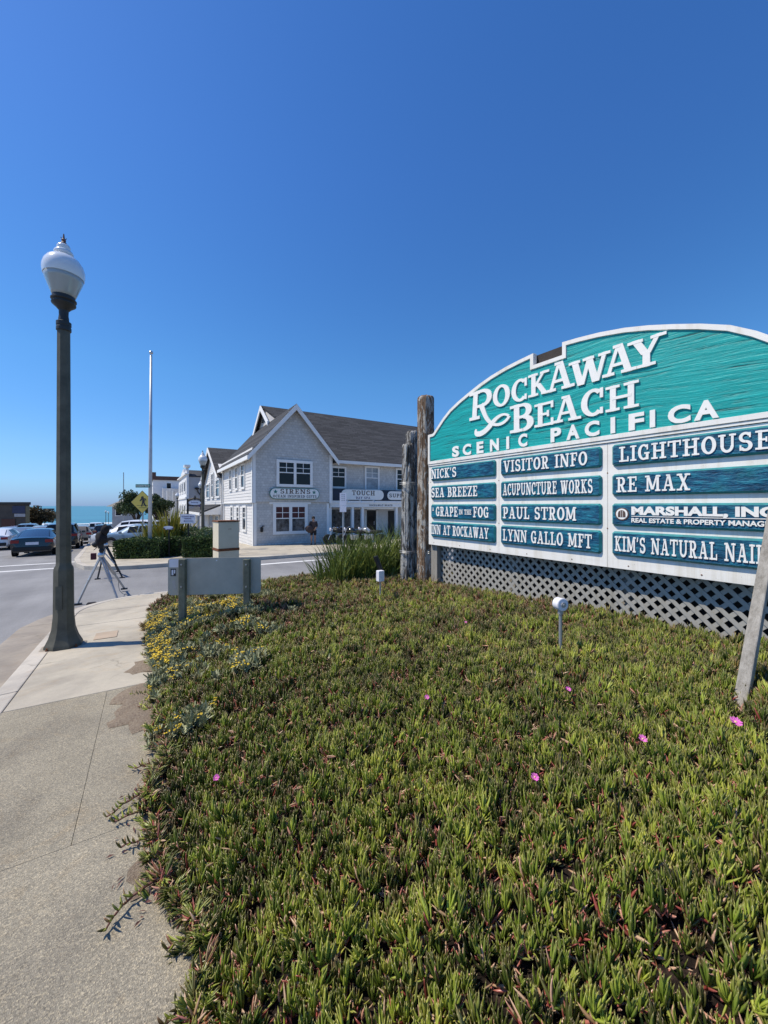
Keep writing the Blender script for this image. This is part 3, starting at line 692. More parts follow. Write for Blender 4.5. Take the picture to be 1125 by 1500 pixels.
# a few pink ice plant flowers
FL = [(317,1140,1.75,'pink ice plant flower close to the pavement edge of the bed',.8), (625,1022,2.35,'pale pink flower in the middle of the bed left of the small floodlight stake',.75), (832,1010,2.5,'pink flower with a reddened leaf just below the white junction box stake',.8),
      (941,1083,1.95,'small pink flower between the junction box stake and the leaning timber',.9), (1077,1058,2.1,'largest bright pink flower beside the foot of the leaning timber',1.35), (783,1139,1.65,'small mauve flower low in the centre of the bed',.8), (682,912,3.6,'tiny pink bud far back in front of the white lattice',.7)]
for px, py, D0, lab, sz in FL:
    best = min((abs(AT(px, py, D)[2]-(gz(AT(px, py, D)[1])+canopy(*AT(px, py, D)[:2])+.012)), D) for D in np.arange(.8, 6, .02)); u, v, z = AT(px, py, best[1])
    rt = root('pink_flower', (u, v, z), lab, 'flower', 'pink flowers in the ice plant'); g = MB(); n = 26
    for i in range(n):
        a = 2*PI*i/n+random.uniform(-.1, .1); L = .019*sz*random.uniform(.85, 1.1); w = .0022*sz; c, s_ = math.cos(a), math.sin(a); h = .006*sz*random.random()
        g.add([(c*.003-s_*w*.4, s_*.003+c*w*.4, .002), (c*.003+s_*w*.4, s_*.003-c*w*.4, .002), (c*L+s_*w, s_*L-c*w, .006+h), (c*(L+.002), s_*(L+.002), .006+h), (c*L-s_*w, s_*L+c*w, .006+h)], [(0,1,2,3,4)])
    g.build('petals', M['pink'], rt, world=False, fix=False)
    g = MB(); g.lathe((0,0,.002), [(.005*sz, 0), (.0045*sz, .004), (.001, .006)], 10); g.build('stamens', M['pink_c'], rt, world=False)
    g = MB(); g.tube([(0,0,0), (.004,.002,-.06)], .002, 5); g.build('stalk', M['stem'], rt, world=False)
    rt.rotation_euler = (R(28), R(-12), 0)
# ------------------------------------------------------------ lettering
T1, T2, SB = .175, .11, .10      # stem, thin stroke, slab
G = {
 'A': (.92, [('d',.16,0,.44,1,.10), ('d',.72,0,.47,1,.18), ('h',.27,.66,.34,.10), ('h',0,.34,.06,SB), ('h',.52,.92,.06,SB), ('h',.30,.50,.95,.10)]),
 'B': (.76, [('d',.22,0,.22,1,T1), ('h',0,.42,.06,SB), ('h',0,.42,.94,SB), ('h',.2,.44,.525,.10), ('a',.42,.735,.19,.205,-90,90,.18,.11), ('a',.44,.285,.22,.225,-90,90,.20,.12)]),
 'C': (.76, [('a',.40,.5,.29,.44,48,312,.20,.12), ('d',.65,.62,.65,.97,.10), ('d',.65,.05,.65,.28,.09)]),
 'D': (.80, [('d',.22,0,.22,1,T1), ('h',0,.40,.06,SB), ('h',0,.40,.94,SB), ('a',.38,.5,.30,.44,-90,90,.21,.12)]),
 'E': (.74, [('d',.22,0,.22,1,T1), ('h',0,.70,.06,SB), ('h',0,.70,.94,SB), ('h',.2,.50,.51,.10), ('d',.66,.0,.66,.30,.09), ('d',.66,.72,.66,1,.09), ('d',.51,.38,.51,.64,.08)]),
 'F': (.70, [('d',.22,0,.22,1,T1), ('h',0,.44,.06,SB), ('h',0,.66,.94,SB), ('h',.2,.48,.50,.10), ('d',.62,.70,.62,1,.09), ('d',.49,.37,.49,.63,.08)]),
 'G': (.82, [('a',.40,.5,.29,.44,48,300,.20,.12), ('d',.65,.64,.65,.97,.10), ('d',.64,.03,.64,.44,.18), ('h',.44,.80,.43,SB)]),
 'H': (.96, [('d',.22,0,.22,1,T1), ('d',.74,0,.74,1,T1), ('h',0,.42,.06,SB), ('h',0,.42,.94,SB), ('h',.54,.96,.06,SB), ('h',.54,.96,.94,SB), ('h',.2,.76,.5,.11)]),
 'I': (.44, [('d',.22,0,.22,1,T1), ('h',0,.44,.06,SB), ('h',0,.44,.94,SB)]),
 'K': (.88, [('d',.22,0,.22,1,T1), ('h',0,.42,.06,SB), ('h',0,.40,.94,SB), ('d',.26,.38,.66,1,.12), ('d',.40,.52,.70,0,.20), ('h',.50,.86,.94,SB), ('h',.54,.88,.06,SB)]),
 'L': (.72, [('d',.22,0,.22,1,T1), ('h',0,.68,.06,SB), ('h',0,.44,.94,SB), ('d',.65,0,.65,.34,.10)]),
 'M': (1.12, [('d',.18,0,.18,1,.13), ('d',.92,0,.92,1,T1), ('d',.22,1,.53,.12,.18), ('d',.86,1,.56,.12,.12), ('h',0,.36,.06,SB), ('h',0,.30,.94,SB), ('h',.74,1.12,.06,SB), ('h',.82,1.12,.94,SB)]),
 'N': (.96, [('d',.18,0,.18,1,.13), ('d',.78,0,.78,1,.13), ('d',.20,1,.76,0,.20), ('h',0,.36,.06,SB), ('h',0,.30,.94,SB), ('h',.60,.96,.94,SB)]),
 'O': (.82, [('a',.41,.5,.30,.44,0,360,.21,.12)]),
 'P': (.76, [('d',.22,0,.22,1,T1), ('h',0,.44,.06,SB), ('h',0,.42,.94,SB), ('h',.2,.44,.43,.11), ('a',.42,.685,.22,.255,-90,90,.19,.12)]),
 'R': (.84, [('d',.22,0,.22,1,T1), ('h',0,.42,.06,SB), ('h',0,.42,.94,SB), ('h',.2,.44,.47,.11), ('a',.42,.705,.21,.235,-90,90,.19,.12), ('d',.44,.46,.64,0,.19), ('h',.56,.84,.05,.10)]),
 'S': (.72, [('a',.35,.725,.225,.215,25,270,.17,.13), ('a',.36,.28,.24,.225,-155,90,.19,.13), ('d',.57,.70,.57,.97,.09), ('d',.12,.03,.12,.32,.09)]),
 'T': (.80, [('d',.40,0,.40,1,T1), ('h',.18,.62,.06,SB), ('h',0,.80,.94,SB), ('d',.045,.68,.045,1,.09), ('d',.755,.68,.755,1,.09)]),
 'U': (.90, [('d',.20,.36,.20,1,T1), ('d',.72,.36,.72,1,.13), ('h',0,.38,.94,SB), ('h',.56,.90,.94,SB), ('a',.455,.36,.255,.30,180,360,.16,.14)]),
 'V': (.90, [('d',.18,1,.44,0,.20), ('d',.74,1,.48,0,.12), ('h',0,.36,.94,SB), ('h',.56,.90,.94,SB)]),
 'W': (1.24, [('d',.18,1,.38,0,.20), ('d',.64,1,.42,0,.12), ('d',.62,1,.82,0,.20), ('d',1.08,1,.86,0,.12), ('h',0,.36,.94,SB), ('h',.44,.78,.94,SB), ('h',.90,1.24,.94,SB)]),
 'X': (.88, [('d',.20,1,.68,0,.20), ('d',.68,1,.20,0,.12), ('h',0,.36,.94,SB), ('h',.52,.88,.94,SB), ('h',0,.36,.06,SB), ('h',.52,.88,.06,SB)]),
 'Y': (.92, [('d',.19,1,.44,.44,.20), ('d',.74,1,.50,.44,.12), ('d',.46,0,.46,.50,T1), ('h',.24,.68,.06,SB), ('h',0,.38,.94,SB), ('h',.56,.92,.94,SB)]),
 'Z': (.76, [('d',.60,.94,.16,.06,.20), ('h',.02,.72,.06,SB), ('h',.04,.74,.94,SB), ('d',.68,0,.68,.32,.09), ('d',.08,.70,.08,1,.09)]),
 "'": (.24, [('d',.12,.99,.07,.70,.12)]),
 ' ': (.42, []),
}
def glyph(mb, ch, f2, n0, n1):
    """f2(x,y,n) maps unit glyph coords and depth to 3d"""
    for k, st in enumerate(G[ch][1]):
        t = n1+k*.00035
        if st[0] == 'd':
            _, x0, y0, x1, y1, w = st; P = [(x0-w/2,y0), (x0+w/2,y0), (x1+w/2,y1), (x1-w/2,y1)]
        elif st[0] == 'h':
            _, x0, x1, y, w = st; P = [(x0,y-w/2), (x1,y-w/2), (x1,y+w/2), (x0,y+w/2)]
        if st[0] in 'dh': mb.prism(P, lambda p: f2(p[0], p[1], n0), lambda p: f2(p[0], p[1], t))
        else:
            _, cx, cy, rx, ry, a0, a1, wx, wy = st; m = max(8, int(abs(a1-a0)/15)); vs = []; fs = []
            for i in range(m+1):
                a = R(a0+(a1-a0)*i/m); c, s_ = math.cos(a), math.sin(a)
                for q in (.5, -.5):
                    x = cx+(rx+wx*q)*c; y = cy+(ry+wy*q)*s_; vs += [f2(x, y, n0), f2(x, y, t)]
            for i in range(m):
                b = 4*i; fs += [(b+1,b+3,b+7,b+5), (b,b+1,b+5,b+4), (b+2,b+3,b+7,b+6)]
            fs += [(0,1,3,2), (4*m,4*m+1,4*m+3,4*m+2)]
            mb.add(vs, fs)
def text_w(s, gap=.10): return sum(G[c][0]+gap for c in s)-gap
def serif_text(mb, s, x0, x1, y0, y1, F, n0, n1, gap=.10):
    """fit the words into the box x0..x1 / y0..y1 of a surface; F(x,y,n) -> 3d"""
    k = (x1-x0)/text_w(s, gap); x = x0
    for c in s:
        glyph(mb, c, (lambda X, Y, n, x=x: F(x+X*k, y0+Y*(y1-y0), n)), n0, n1); x += (G[c][0]+gap)*k
def sans_mesh(s, bold=.02, depth=.5):
    cu = bpy.data.curves.new('t', 'FONT'); cu.body = s; cu.size = 1; cu.offset = bold; cu.extrude = depth; cu.resolution_u = 4; cu.space_character = 1.02
    o = bpy.data.objects.new('t', cu); link(o); dg = bpy.context.evaluated_depsgraph_get(); me = bpy.data.meshes.new_from_object(o.evaluated_get(dg))
    V = [tuple(v.co) for v in me.vertices]; F = [tuple(p.vertices) for p in me.polygons]; bpy.data.objects.remove(o); bpy.data.meshes.remove(me); bpy.data.curves.remove(cu); return V, F
def sans_text(mb, s, x0, x1, y0, y1, F, n0, n1, bold=.02):
    V, Fc = sans_mesh(s, bold); xs = [v[0] for v in V]; ys = [v[1] for v in V]; a, b = min(xs), max(xs); c = 0 if not any(ch in s for ch in ',y') else min(ys); c = min(ys) if ',' not in s else 0; d = max(ys)
    mb.add([F(x0+(v[0]-a)/(b-a)*(x1-x0), y0+(v[1]-c)/(d-c)*(y1-y0), n0 if v[2] < 0 else n1) for v in V], Fc)

# ------------------------------------------------------------ the big welcome sign
SO = Vector((4.08, 5.12, 0)); SE = Vector((.031, -.9995, 0)); SN = Vector((-.9995, -.031, 0))
def SG(s, z, n): p = SO+SE*s+SN*n; return (p.x, p.y, z)
sign = root('welcome_sign', (*(SO+SE*2.2).xy, gz(3)+.3), 'large arched teal and white carved sign reading Rockaway Beach above rows of blue name boards', 'sign')
archl = [(.13,2.82), (.228,2.907), (.36,3.02), (.518,3.128), (.72,3.22), (.928,3.298), (1.13,3.367), (1.344,3.426), (1.6,3.475), (1.82,3.502), (2.03,3.52)]
archr = [(4.44-s_, z) for s_, z in archl[::-1]]
outline = [(-.015,.945), (-.015,2.665), (-.0,2.81)]+archl+[(2.03,3.37), (2.41,3.37)]+archr+[(4.44,2.81), (4.455,2.665), (4.455,.945)]
outline[1] = (-.015, 2.805); outline[2] = (.11, 2.81); outline[-3:] = [(4.33,2.81), (4.455,2.805), (4.455,.945)]
g = MB(); g.prism(outline, lambda p: SG(p[0], p[1], -.05), lambda p: SG(p[0], p[1], 0)); bevel(g.build('backing_panel', M['sign_white'], sign), .004)
# teal field and raised rim
def inset(poly, d):
    n = len(poly); out = []
    for i in range(n):
        p0, p1, p2 = Vector(poly[i-1]), Vector(poly[i]), Vector(poly[(i+1) % n]); d1 = (p1-p0).normalized(); d2 = (p2-p1).normalized()
        n1 = Vector((d1.y, -d1.x)); n2 = Vector((d2.y, -d2.x)); b = (n1+n2); b = b/max(.3, b.length_squared/2*1.0) if b.length > .1 else n1
        out.append(tuple(p1+b*d))
    return out
head = [(-.015,2.30)]+outline[1:-1]+[(4.455,2.30)]
hin = inset(head, .052)
g = MB(); g.prism(inset(head, .042), lambda p: SG(p[0], p[1], -.001), lambda p: SG(p[0], p[1], .006)); g.build('teal_field', M['teal'], sign)
g = MB(); n = len(head)
ho = inset(head, -.0)
vs = [SG(p[0], p[1], .001) for p in ho]+[SG(p[0], p[1], .021) for p in inset(head, .003)]+[SG(p[0], p[1], .021) for p in inset(head, .048)]+[SG(p[0], p[1], .004) for p in hin]
fs = [(k*n+i, k*n+(i+1) % n, (k+1)*n+(i+1) % n, (k+1)*n+i) for k in range(3) for i in range(n)]
g.add(vs, fs); g.build('rim', M['sign_white'], sign)
# header letters, each routed proud of the field
def hl(ch, s0, s1, z0, z1, z0b=None, slant=0.0):
    g = MB(); w = G[ch][0]; z0b = z0 if z0b is None else z0b
    glyph(g, ch, lambda X, Y, n_: SG(s0+X/w*(s1-s0)+slant*Y, z0+(z0b-z0)*X/w+Y*(z1-z0), n_), .004, .022)
    g.build('letter', M['letter'], sign)
for ch, a, b, z0, z1 in [('O',1.385,1.675,2.955,3.255), ('C',1.695,1.955,2.955,3.250), ('K',1.955,2.255,2.970,3.255), ('A',2.20,2.565,2.965,3.300), ('W',2.495,2.955,2.955,3.245), ('A',2.87,3.205,2.965,3.275), ('Y',3.12,3.46,2.965,3.255),
                        ('B',1.675,2.035,2.560,2.925), ('E',2.045,2.315,2.575,2.865), ('A',2.295,2.64,2.580,2.880), ('C',2.635,2.90,2.580,2.880), ('H',2.905,3.225,2.590,2.860)]: hl(ch, a, b, z0, z1)
# the big R with its rope tail
g = MB(); FR = lambda x, y, n_: SG(x, y, n_)
def ribbon(mb, P, Wd, n0, n1):
    vs = []; fs = []; m = len(P)
    for i, p in enumerate(P):
        d = (Vector(P[min(i+1, m-1)])-Vector(P[max(i-1, 0)])).normalized(); nn = Vector((-d.y, d.x))*Wd[i]/2
        for q in (1, -1): vs += [SG(p[0]+nn.x*q, p[1]+nn.y*q, n0), SG(p[0]+nn.x*q, p[1]+nn.y*q, n1)]
    for i in range(m-1): b = 4*i; fs += [(b+1,b+3,b+7,b+5), (b,b+1,b+5,b+4), (b+2,b+3,b+7,b+6)]
    fs += [(0,1,3,2), (4*m-4,4*m-3,4*m-1,4*m-2)]; mb.add(vs, fs)
def bez(p0, p1, p2, p3, n=12): return [tuple((Vector(p0)*(1-t)**3+Vector(p1)*3*t*(1-t)**2+Vector(p2)*3*t*t*(1-t)+Vector(p3)*t**3)) for t in [i/n for i in range(n+1)]]
for st in (('d',1.04,2.865,1.07,3.27,.085), ('h',.945,1.145,2.885,.045), ('h',.945,1.15,3.25,.045), ('h',1.07,1.19,3.255,.042), ('h',1.07,1.19,3.045,.04)):
    if st[0] == 'd': _, x0, y0, x1, y1, w = st; P = [(x0-w/2,y0), (x0+w/2,y0), (x1+w/2,y1), (x1-w/2,y1)]
    else: _, x0, x1, y, w = st; P = [(x0,y-w/2), (x1,y-w/2), (x1,y+w/2), (x0,y+w/2)]
    g.prism(P, lambda p: SG(*p, .004), lambda p: SG(*p, .022+y*.0003 if st[0] == 'h' else .0225))
al = [R(a) for a in range(-90, 91, 12)]
ribbon(g, [(1.19+.135*math.cos(a), 3.150+.105*math.sin(a)) for a in al], [.042+.045*math.cos(a)**2 for a in al], .004, .0236)
leg = bez((1.17,3.06), (1.24,2.92), (1.26,2.80), (1.40,2.735))+bez((1.40,2.735), (1.50,2.70), (1.60,2.715), (1.665,2.80))[1:]
ribbon(g, leg, [.085-.045*min(1, i/12) if i < 14 else .04 for i in range(len(leg))], .004, .0242)
tail = bez((1.655,2.80), (1.58,2.88), (1.45,2.83), (1.36,2.745))+bez((1.36,2.745), (1.29,2.68), (1.20,2.63), (1.11,2.645))[1:]+bez((1.11,2.645), (1.07,2.655), (1.06,2.69), (1.08,2.715))[1:]
ribbon(g, tail, [.03+.045*min(1, max(0, i-4)/9) if i < 26 else .075-.005*(i-26) for i in range(len(tail))], .004, .0248)
g.build('letter', M['letter'], sign)
SX = [('S',.575,.725), ('C',.805,.975), ('E',1.085,1.215), ('N',1.335,1.49), ('I',1.615,1.66), ('C',1.805,1.94), ('P',2.265,2.40), ('A',2.465,2.62), ('C',2.68,2.84), ('I',2.955,3.00), ('F',3.13,3.27), ('I',3.32,3.365), ('C',3.47,3.645), ('A',3.67,3.845)]
for ch, a, b in SX:
    g = MB(); sans_text(g, ch, a, b, 2.362, 2.530, SG, .004, .021, .042); g.build('letter', M['letter'], sign)
# rail under the header, then the name boards
g = MB(); g.box(0, 1, 0, 1, 0, 1); g = MB()
g.add([SG(s_, z, n_) for n_ in (.001, .012) for s_, z in ((-.01,2.272), (4.45,2.272), (4.45,2.294), (-.01,2.294))], [(0,1,2,3), (4,5,6,7), (0,1,5,4), (2,3,7,6), (0,3,7,4), (1,2,6,5)]); g.build('rail', M['sign_white'], sign)
g = MB(); g.add([SG(s_, z, n_) for n_ in (.0005, .003) for s_, z in ((-.01,2.266), (4.45,2.266), (4.45,2.271), (-.01,2.271))], [(0,1,2,3), (4,5,6,7), (0,1,5,4), (2,3,7,6)]); g.build('seam', M['joint'], sign)
cols = [(.073,1.428), (1.522,2.860), (2.970,4.330)]; rowz = [(2.015,2.240), (1.705,1.930), (1.392,1.625), (1.085,1.335)]
texts = [[("NICK'S",.10,.69), ('SEA BREEZE',.10,1.12), ('GRAPE FOG',0,0), ('INN AT ROCKAWAY',.10,1.33)], [('VISITOR INFO',1.585,2.72), ('ACUPUNCTURE WORKS',1.575,2.78), ('PAUL STROM',1.575,2.595), ('LYNN GALLO MFT',1.575,2.77)], [('LIGHTHOUSE',3.05,4.174), ('RE MAX',3.022,3.65), ('MARSHALL',0,0), ("KIM'S NATURAL NAILS",3.007,4.20)]]
for ci, (s0, s1) in enumerate(cols):
    for ri, (z0, z1) in enumerate(rowz):
        g = MB(); ch = .022; n0, n1 = 0, .034
        base = [(s0+ch,z0), (s1-ch,z0), (s1,z0+ch), (s1,z1-ch), (s1-ch,z1), (s0+ch,z1), (s0,z1-ch), (s0,z0+ch)]; top = inset(base[::-1], .018)[::-1]
        vs = [SG(*p, n0) for p in base]+[SG(*p, .014) for p in base]+[SG(*p, n1) for p in top]
        fs = [(k*8+i, k*8+(i+1) % 8, (k+1)*8+(i+1) % 8, (k+1)*8+i) for k in (0, 1) for i in range(8)]
        g.add(vs, fs, 1); g.add([SG(*p, n1) for p in top], [tuple(range(8))], 0)
        nm, a, b = texts[ci][ri]; o = g.build('name_board', [M['blue'], M['blue_edge']], sign)
        tl = {'GRAPE FOG': 'A Grape in the Fog', 'MARSHALL': 'Marshall, Inc. Real Estate & Property Management with a round door emblem'}.get(nm, nm.title().replace("'S", "'s"))
        o['label'] = 'blue board lettered '+tl
        t = MB(); zc = (z0+z1)/2; h = .155; za, zb = zc-h/2, zc+h/2; m0, m1 = .033, .042
        if nm == 'GRAPE FOG':
            serif_text(t, 'A', .125, .165, zb-.07, zb-.01, SG, m0, m1); serif_text(t, 'GRAPE', .215, .72, za, zb, SG, m0, m1); serif_text(t, 'IN THE', .745, 1.0, zc-.04, zc+.035, SG, m0, m1); serif_text(t, 'FOG', 1.035, 1.33, za, zb, SG, m0, m1)
        elif nm == 'MARSHALL':
            sans_text(t, 'MARSHALL, INC.', 3.165, 4.24, zc+.006, zb+.008, SG, m0, m1, .05); sans_text(t, 'REAL ESTATE & PROPERTY MANAGEMENT', 3.165, 4.33, zc-.075, zc-.030, SG, m0, m1, .03)
            t.add([SG(s_, z, n_) for n_ in (m0, m1) for s_, z in ((3.165,zc-.016), (4.27,zc-.016), (4.27,zc-.010), (3.165,zc-.010))], [(0,1,2,3), (4,5,6,7), (0,1,5,4), (2,3,7,6)])
        else: serif_text(t, nm, a, b, za, zb, SG, m0, m1)
        t.build('lettering', M['letter'], o)
        if nm == 'MARSHALL':
            cx, cz = 3.075, zc+.008
            disc = lambda r, n=28: [(cx+r*math.cos(2*PI*i/n), cz+r*math.sin(2*PI*i/n)) for i in range(n)]
            e = MB(); e.prism(disc(.066), lambda p: SG(*p, .033), lambda p: SG(*p, .039), 0); e.prism(disc(.055), lambda p: SG(*p, .0392), lambda p: SG(*p, .042), 1)
            dome = [(cx-.036,cz-.032)]+[(cx+.036*math.cos(a), cz+.004+.036*math.sin(a)) for a in np.linspace(PI, 0, 11)]+[(cx+.036,cz-.032)]
            e.prism(dome, lambda p: SG(*p, .0422), lambda p: SG(*p, .044), 0)
            for k in (-.010, .008): e.add([SG(cx+k, cz-.032, .0446), SG(cx+k+.003, cz-.032, .0446), SG(cx+k+.003, cz+.036, .0446), SG(cx+k, cz+.036, .0446)], [(0,1,2,3)], 1)
            e.build('emblem', [M['ink_brown'], M['letter']], o)
# white battens between board columns are the panel itself; lattice skirt underneath
lz0, lz1, ln = .02, .955, -.165
def clip(p, d):   # segment through p with slope d (+1/-1) inside the skirt rectangle
    s0, s1 = -.0, 4.43; pts_ = []
    for z in (lz0, lz1):
        s_ = p+(z-lz0)*d
        if s0 <= s_ <= s1: pts_.append((s_, z))
    for s_ in (s0, s1):
        z = lz0+(s_-p)*d
        if lz0 < z < lz1: pts_.append((s_, z))
    return pts_[:2] if len(pts_) >= 2 else None
for d, nn in ((1, ln), (-1, ln+.010)):
    p = -1.0
    while p < 5.4:
        q = clip(p, d); p += .122+random.uniform(-.004, .004)
        if not q or math.dist(*q) < .15: continue
        g = MB(); w = .0185*1.41; (a, za), (b, zb) = q; jit = random.uniform(0, .002)
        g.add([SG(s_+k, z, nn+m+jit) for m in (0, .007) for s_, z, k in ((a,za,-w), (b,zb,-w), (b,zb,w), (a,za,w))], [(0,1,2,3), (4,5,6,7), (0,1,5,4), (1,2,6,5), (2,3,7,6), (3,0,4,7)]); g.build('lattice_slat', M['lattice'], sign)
for s_, w in ((.04,.09), (1.5,.09), (2.95,.09), (4.40,.09)):
    g = MB(); g.add([SG(s_+a, z, n_) for z in (-.3, 3.0 if s_ > .1 else 1.2) for a, n_ in ((0,-.20), (w,-.20), (w,-.30), (0,-.30))], [(0,1,2,3), (4,5,6,7), (0,1,5,4), (1,2,6,5), (2,3,7,6), (3,0,4,7)]); g.build('support_post', M['greywood'], sign)
g = MB(); g.add([SG(s_, z, n_) for z in (-.3, .953) for s_, n_ in ((-.02,-.06), (.13,-.06), (.13,-.15), (-.02,-.15))], [(0,1,2,3), (4,5,6,7), (0,1,5,4), (1,2,6,5), (2,3,7,6), (3,0,4,7)]); g.build('support_post', M['greywood'], sign)
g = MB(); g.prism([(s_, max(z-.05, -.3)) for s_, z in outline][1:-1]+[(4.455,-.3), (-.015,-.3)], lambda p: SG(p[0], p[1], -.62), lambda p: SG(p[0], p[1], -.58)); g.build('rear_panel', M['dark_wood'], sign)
g = MB(); g.add([SG(s_, z, n_) for z in (3.30, 3.505) for s_, n_ in ((2.02,-.055), (2.40,-.055), (2.40,-.30), (2.02,-.30))], [(0,1,2,3), (4,5,6,7), (0,1,5,4), (1,2,6,5), (2,3,7,6), (3,0,4,7)]); g.build('ridge_block', M['dark_wood'], sign)
# screw heads on the white frame
for s_, z in [(q_, .985) for q_ in np.arange(.12, 4.4, .6)]+[(1.475, 1.36), (1.475, 1.95), (2.915, 1.36), (2.915, 1.95), (.03, 1.3), (.03, 2.0)]:
    g = MB(); g.add([SG(s_+.007*math.cos(t), z+.007*math.sin(t), n_) for n_ in (.0005, .003) for t in np.linspace(0, 2*PI, 7)[:-1]], [tuple(range(6)), tuple(range(6, 12))]+[(i, (i+1) % 6, 6+(i+1) % 6, 6+i) for i in range(6)]); g.build('screw', M['rust'], sign)
for s_ in (1.476, 2.914):
    g = MB(); g.add([SG(x, z, .0012) for x, z in ((s_,.95), (s_+.002,.95), (s_+.002,2.265), (s_,2.265))], [(0,1,2,3)]); g.build('panel_seam', M['joint'], sign)
# ------------------------------------------------------------ piles
def pile(name, u, v, r, z1, mat, label, seed, notch=False, lean=(0,0)):
    rt = root('timber_pile', (u, v, gz(v)+.2), label, 'post', 'old harbour piles beside the sign'); g = MB(); n = 84; hs_ = list(np.linspace(gz(v)-.2, z1-.06, 26))+[z1-.03, z1-.005, z1]
    for k, z in enumerate(hs_):
        t = (z-hs_[0])/(z1-hs_[0])
        for i in range(n):
            a = 2*PI*i/n; q = Vector((math.cos(a)*2.2, math.sin(a)*2.2, z*.5+seed)); gr = noise.noise(Vector((math.cos(a)*6.5, math.sin(a)*6.5, z*.28+seed*3))); gr2 = noise.noise(Vector((math.cos(a)*15, math.sin(a)*15, z*.5+seed))); rr = r*(1-.16*max(0, gr-.12)-.06*max(0, gr2)+.05*noise.noise(q)*1.5+.05*noise.noise(Vector((math.cos(a)*7, math.sin(a)*7, z*.35+seed)))-.06*t)
            if k == 26: rr *= .97
            if k == 27: rr *= .86
            if k == 28: rr *= .70
            cut = 0
            if notch and z > z1-.75 and -.2 < math.sin(a+2.2) and z > z1-.75+.35*abs(math.cos(a*2+1)): rr *= .80 if z < z1-.35 else .62
            if notch and z < z1-.9 and abs(((a+1.85+PI) % (2*PI))-PI) < .13: rr *= .80
            g.v.append((u+lean[0]*t+rr*math.cos(a), v+lean[1]*t+rr*math.sin(a), z+(.02*noise.noise(Vector((a*3, seed, 1))) if k > 25 else 0)))
    m = len(hs_)
    for k in range(m-1):
        for i in range(n): g.f.append((k*n+i, k*n+(i+1) % n, (k+1)*n+(i+1) % n, (k+1)*n+i)); g.m.append(0)
    g.f.append(tuple((m-1)*n+i for i in range(n))); g.m.append(0)
    g.build('trunk', mat, rt, smooth=True, auto=50); return rt
pa = pile('p', 4.17, 5.33, .158, 3.52, M['pile_brown'], 'tallest brown weathered pile touching the left end of the teal sign', 1)
pb = pile('p', 3.93, 5.57, .128, 2.70, M['pile_grey'], 'shorter peeling grey pile with a split broken top, outermost left', 5, True, (.05,0))
pc_ = pile('p', 4.40, 6.05, .13, 3.05, M['pile_grey'], 'half hidden pile standing behind the tallest brown one', 9)
g = MB()
for z in (.78, 1.98):
    for zz in (0, .028): g.tube([(3.93-.155*math.cos(t)+.02, 5.55-.155*math.sin(t)*1.0, z+zz) for t in np.linspace(-.5, 2.2, 8)]+[(4.07, 5.30, z+zz), (4.12, 5.17, z+zz)], .005, 5)
tag(g.build('steel_strap', M['steel']), 'thin steel wire bands lashing the grey pile to the brown pile', 'strap')
# leaning prop and stakes
b0 = Vector(AT(1083, 1045, 2.34)); b1 = Vector(AT(1132, 770, 2.70)); d = b1-b0
g = MB(); g.bar(b0-d*.15, b0+d*1.6, .066, .062); bevel(tag(g.build('leaning_timber', M['greywood']), 'grey square timber leaning against the right end of the sign', 'timber'), .008)
D_ = 3.12; base = Vector(AT(821, 948, D_)); topz = AT(821, 893, D_)[2]
rt = root('garden_light', base, 'white round junction box on a grey pipe stake in front of the lattice', 'garden light')
g = MB(); g.tube([(base.x, base.y, base.z-.1), (base.x, base.y, topz)], .0135, 12); g.tube([(base.x, base.y, topz-.035), (base.x, base.y, topz-.004)], .021, 12); g.build('pipe', M['steel'], rt, smooth=True, auto=40)
vd = Vector((-.3, -.95, .05)).normalized(); g = MB(); c = Vector((base.x, base.y, topz+.045)); 
g.tube([c-vd*.035, c+vd*.028, c+vd*.032], [.050, .052, .046], 24); g.build('junction_box', M['sign_white2'], rt, smooth=True, auto=30)
g = MB(); g.tube([c+vd*.031, c+vd*.042], .020, 16); g.tube([c+vd*.041, c+vd*.050], .009, 10); g.build('knockout_plug', M['steel'], rt, smooth=True, auto=30)
u, v, z = AT(557, 862, 5.3); rt = root('garden_light', (u, v, z), 'small pale box on a stake with a black floodlight tube, by the spiky plants', 'garden light')
g = MB(); g.tube([(u,v,z-.15), (u,v,z+.10)], .011, 10); g.build('pipe', M['steel'], rt)
g = MB(); g.box(u-.045, u+.045, v-.04, v+.04, z+.10, z+.25); bevel(g.build('junction_box', M['sign_white2'], rt), .008)
g = MB(); a = Vector((u+.05, v+.02, z+.2)); dd = Vector((-.65, .45, 1)).normalized(); 
q0 = Vector(AT(559, 838, 5.4)); q1 = Vector(AT(550, 815, 5.4)); g.tube([q0, q1], .035, 16); g.build('lamp_tube', M['black'], rt, smooth=True, auto=40)

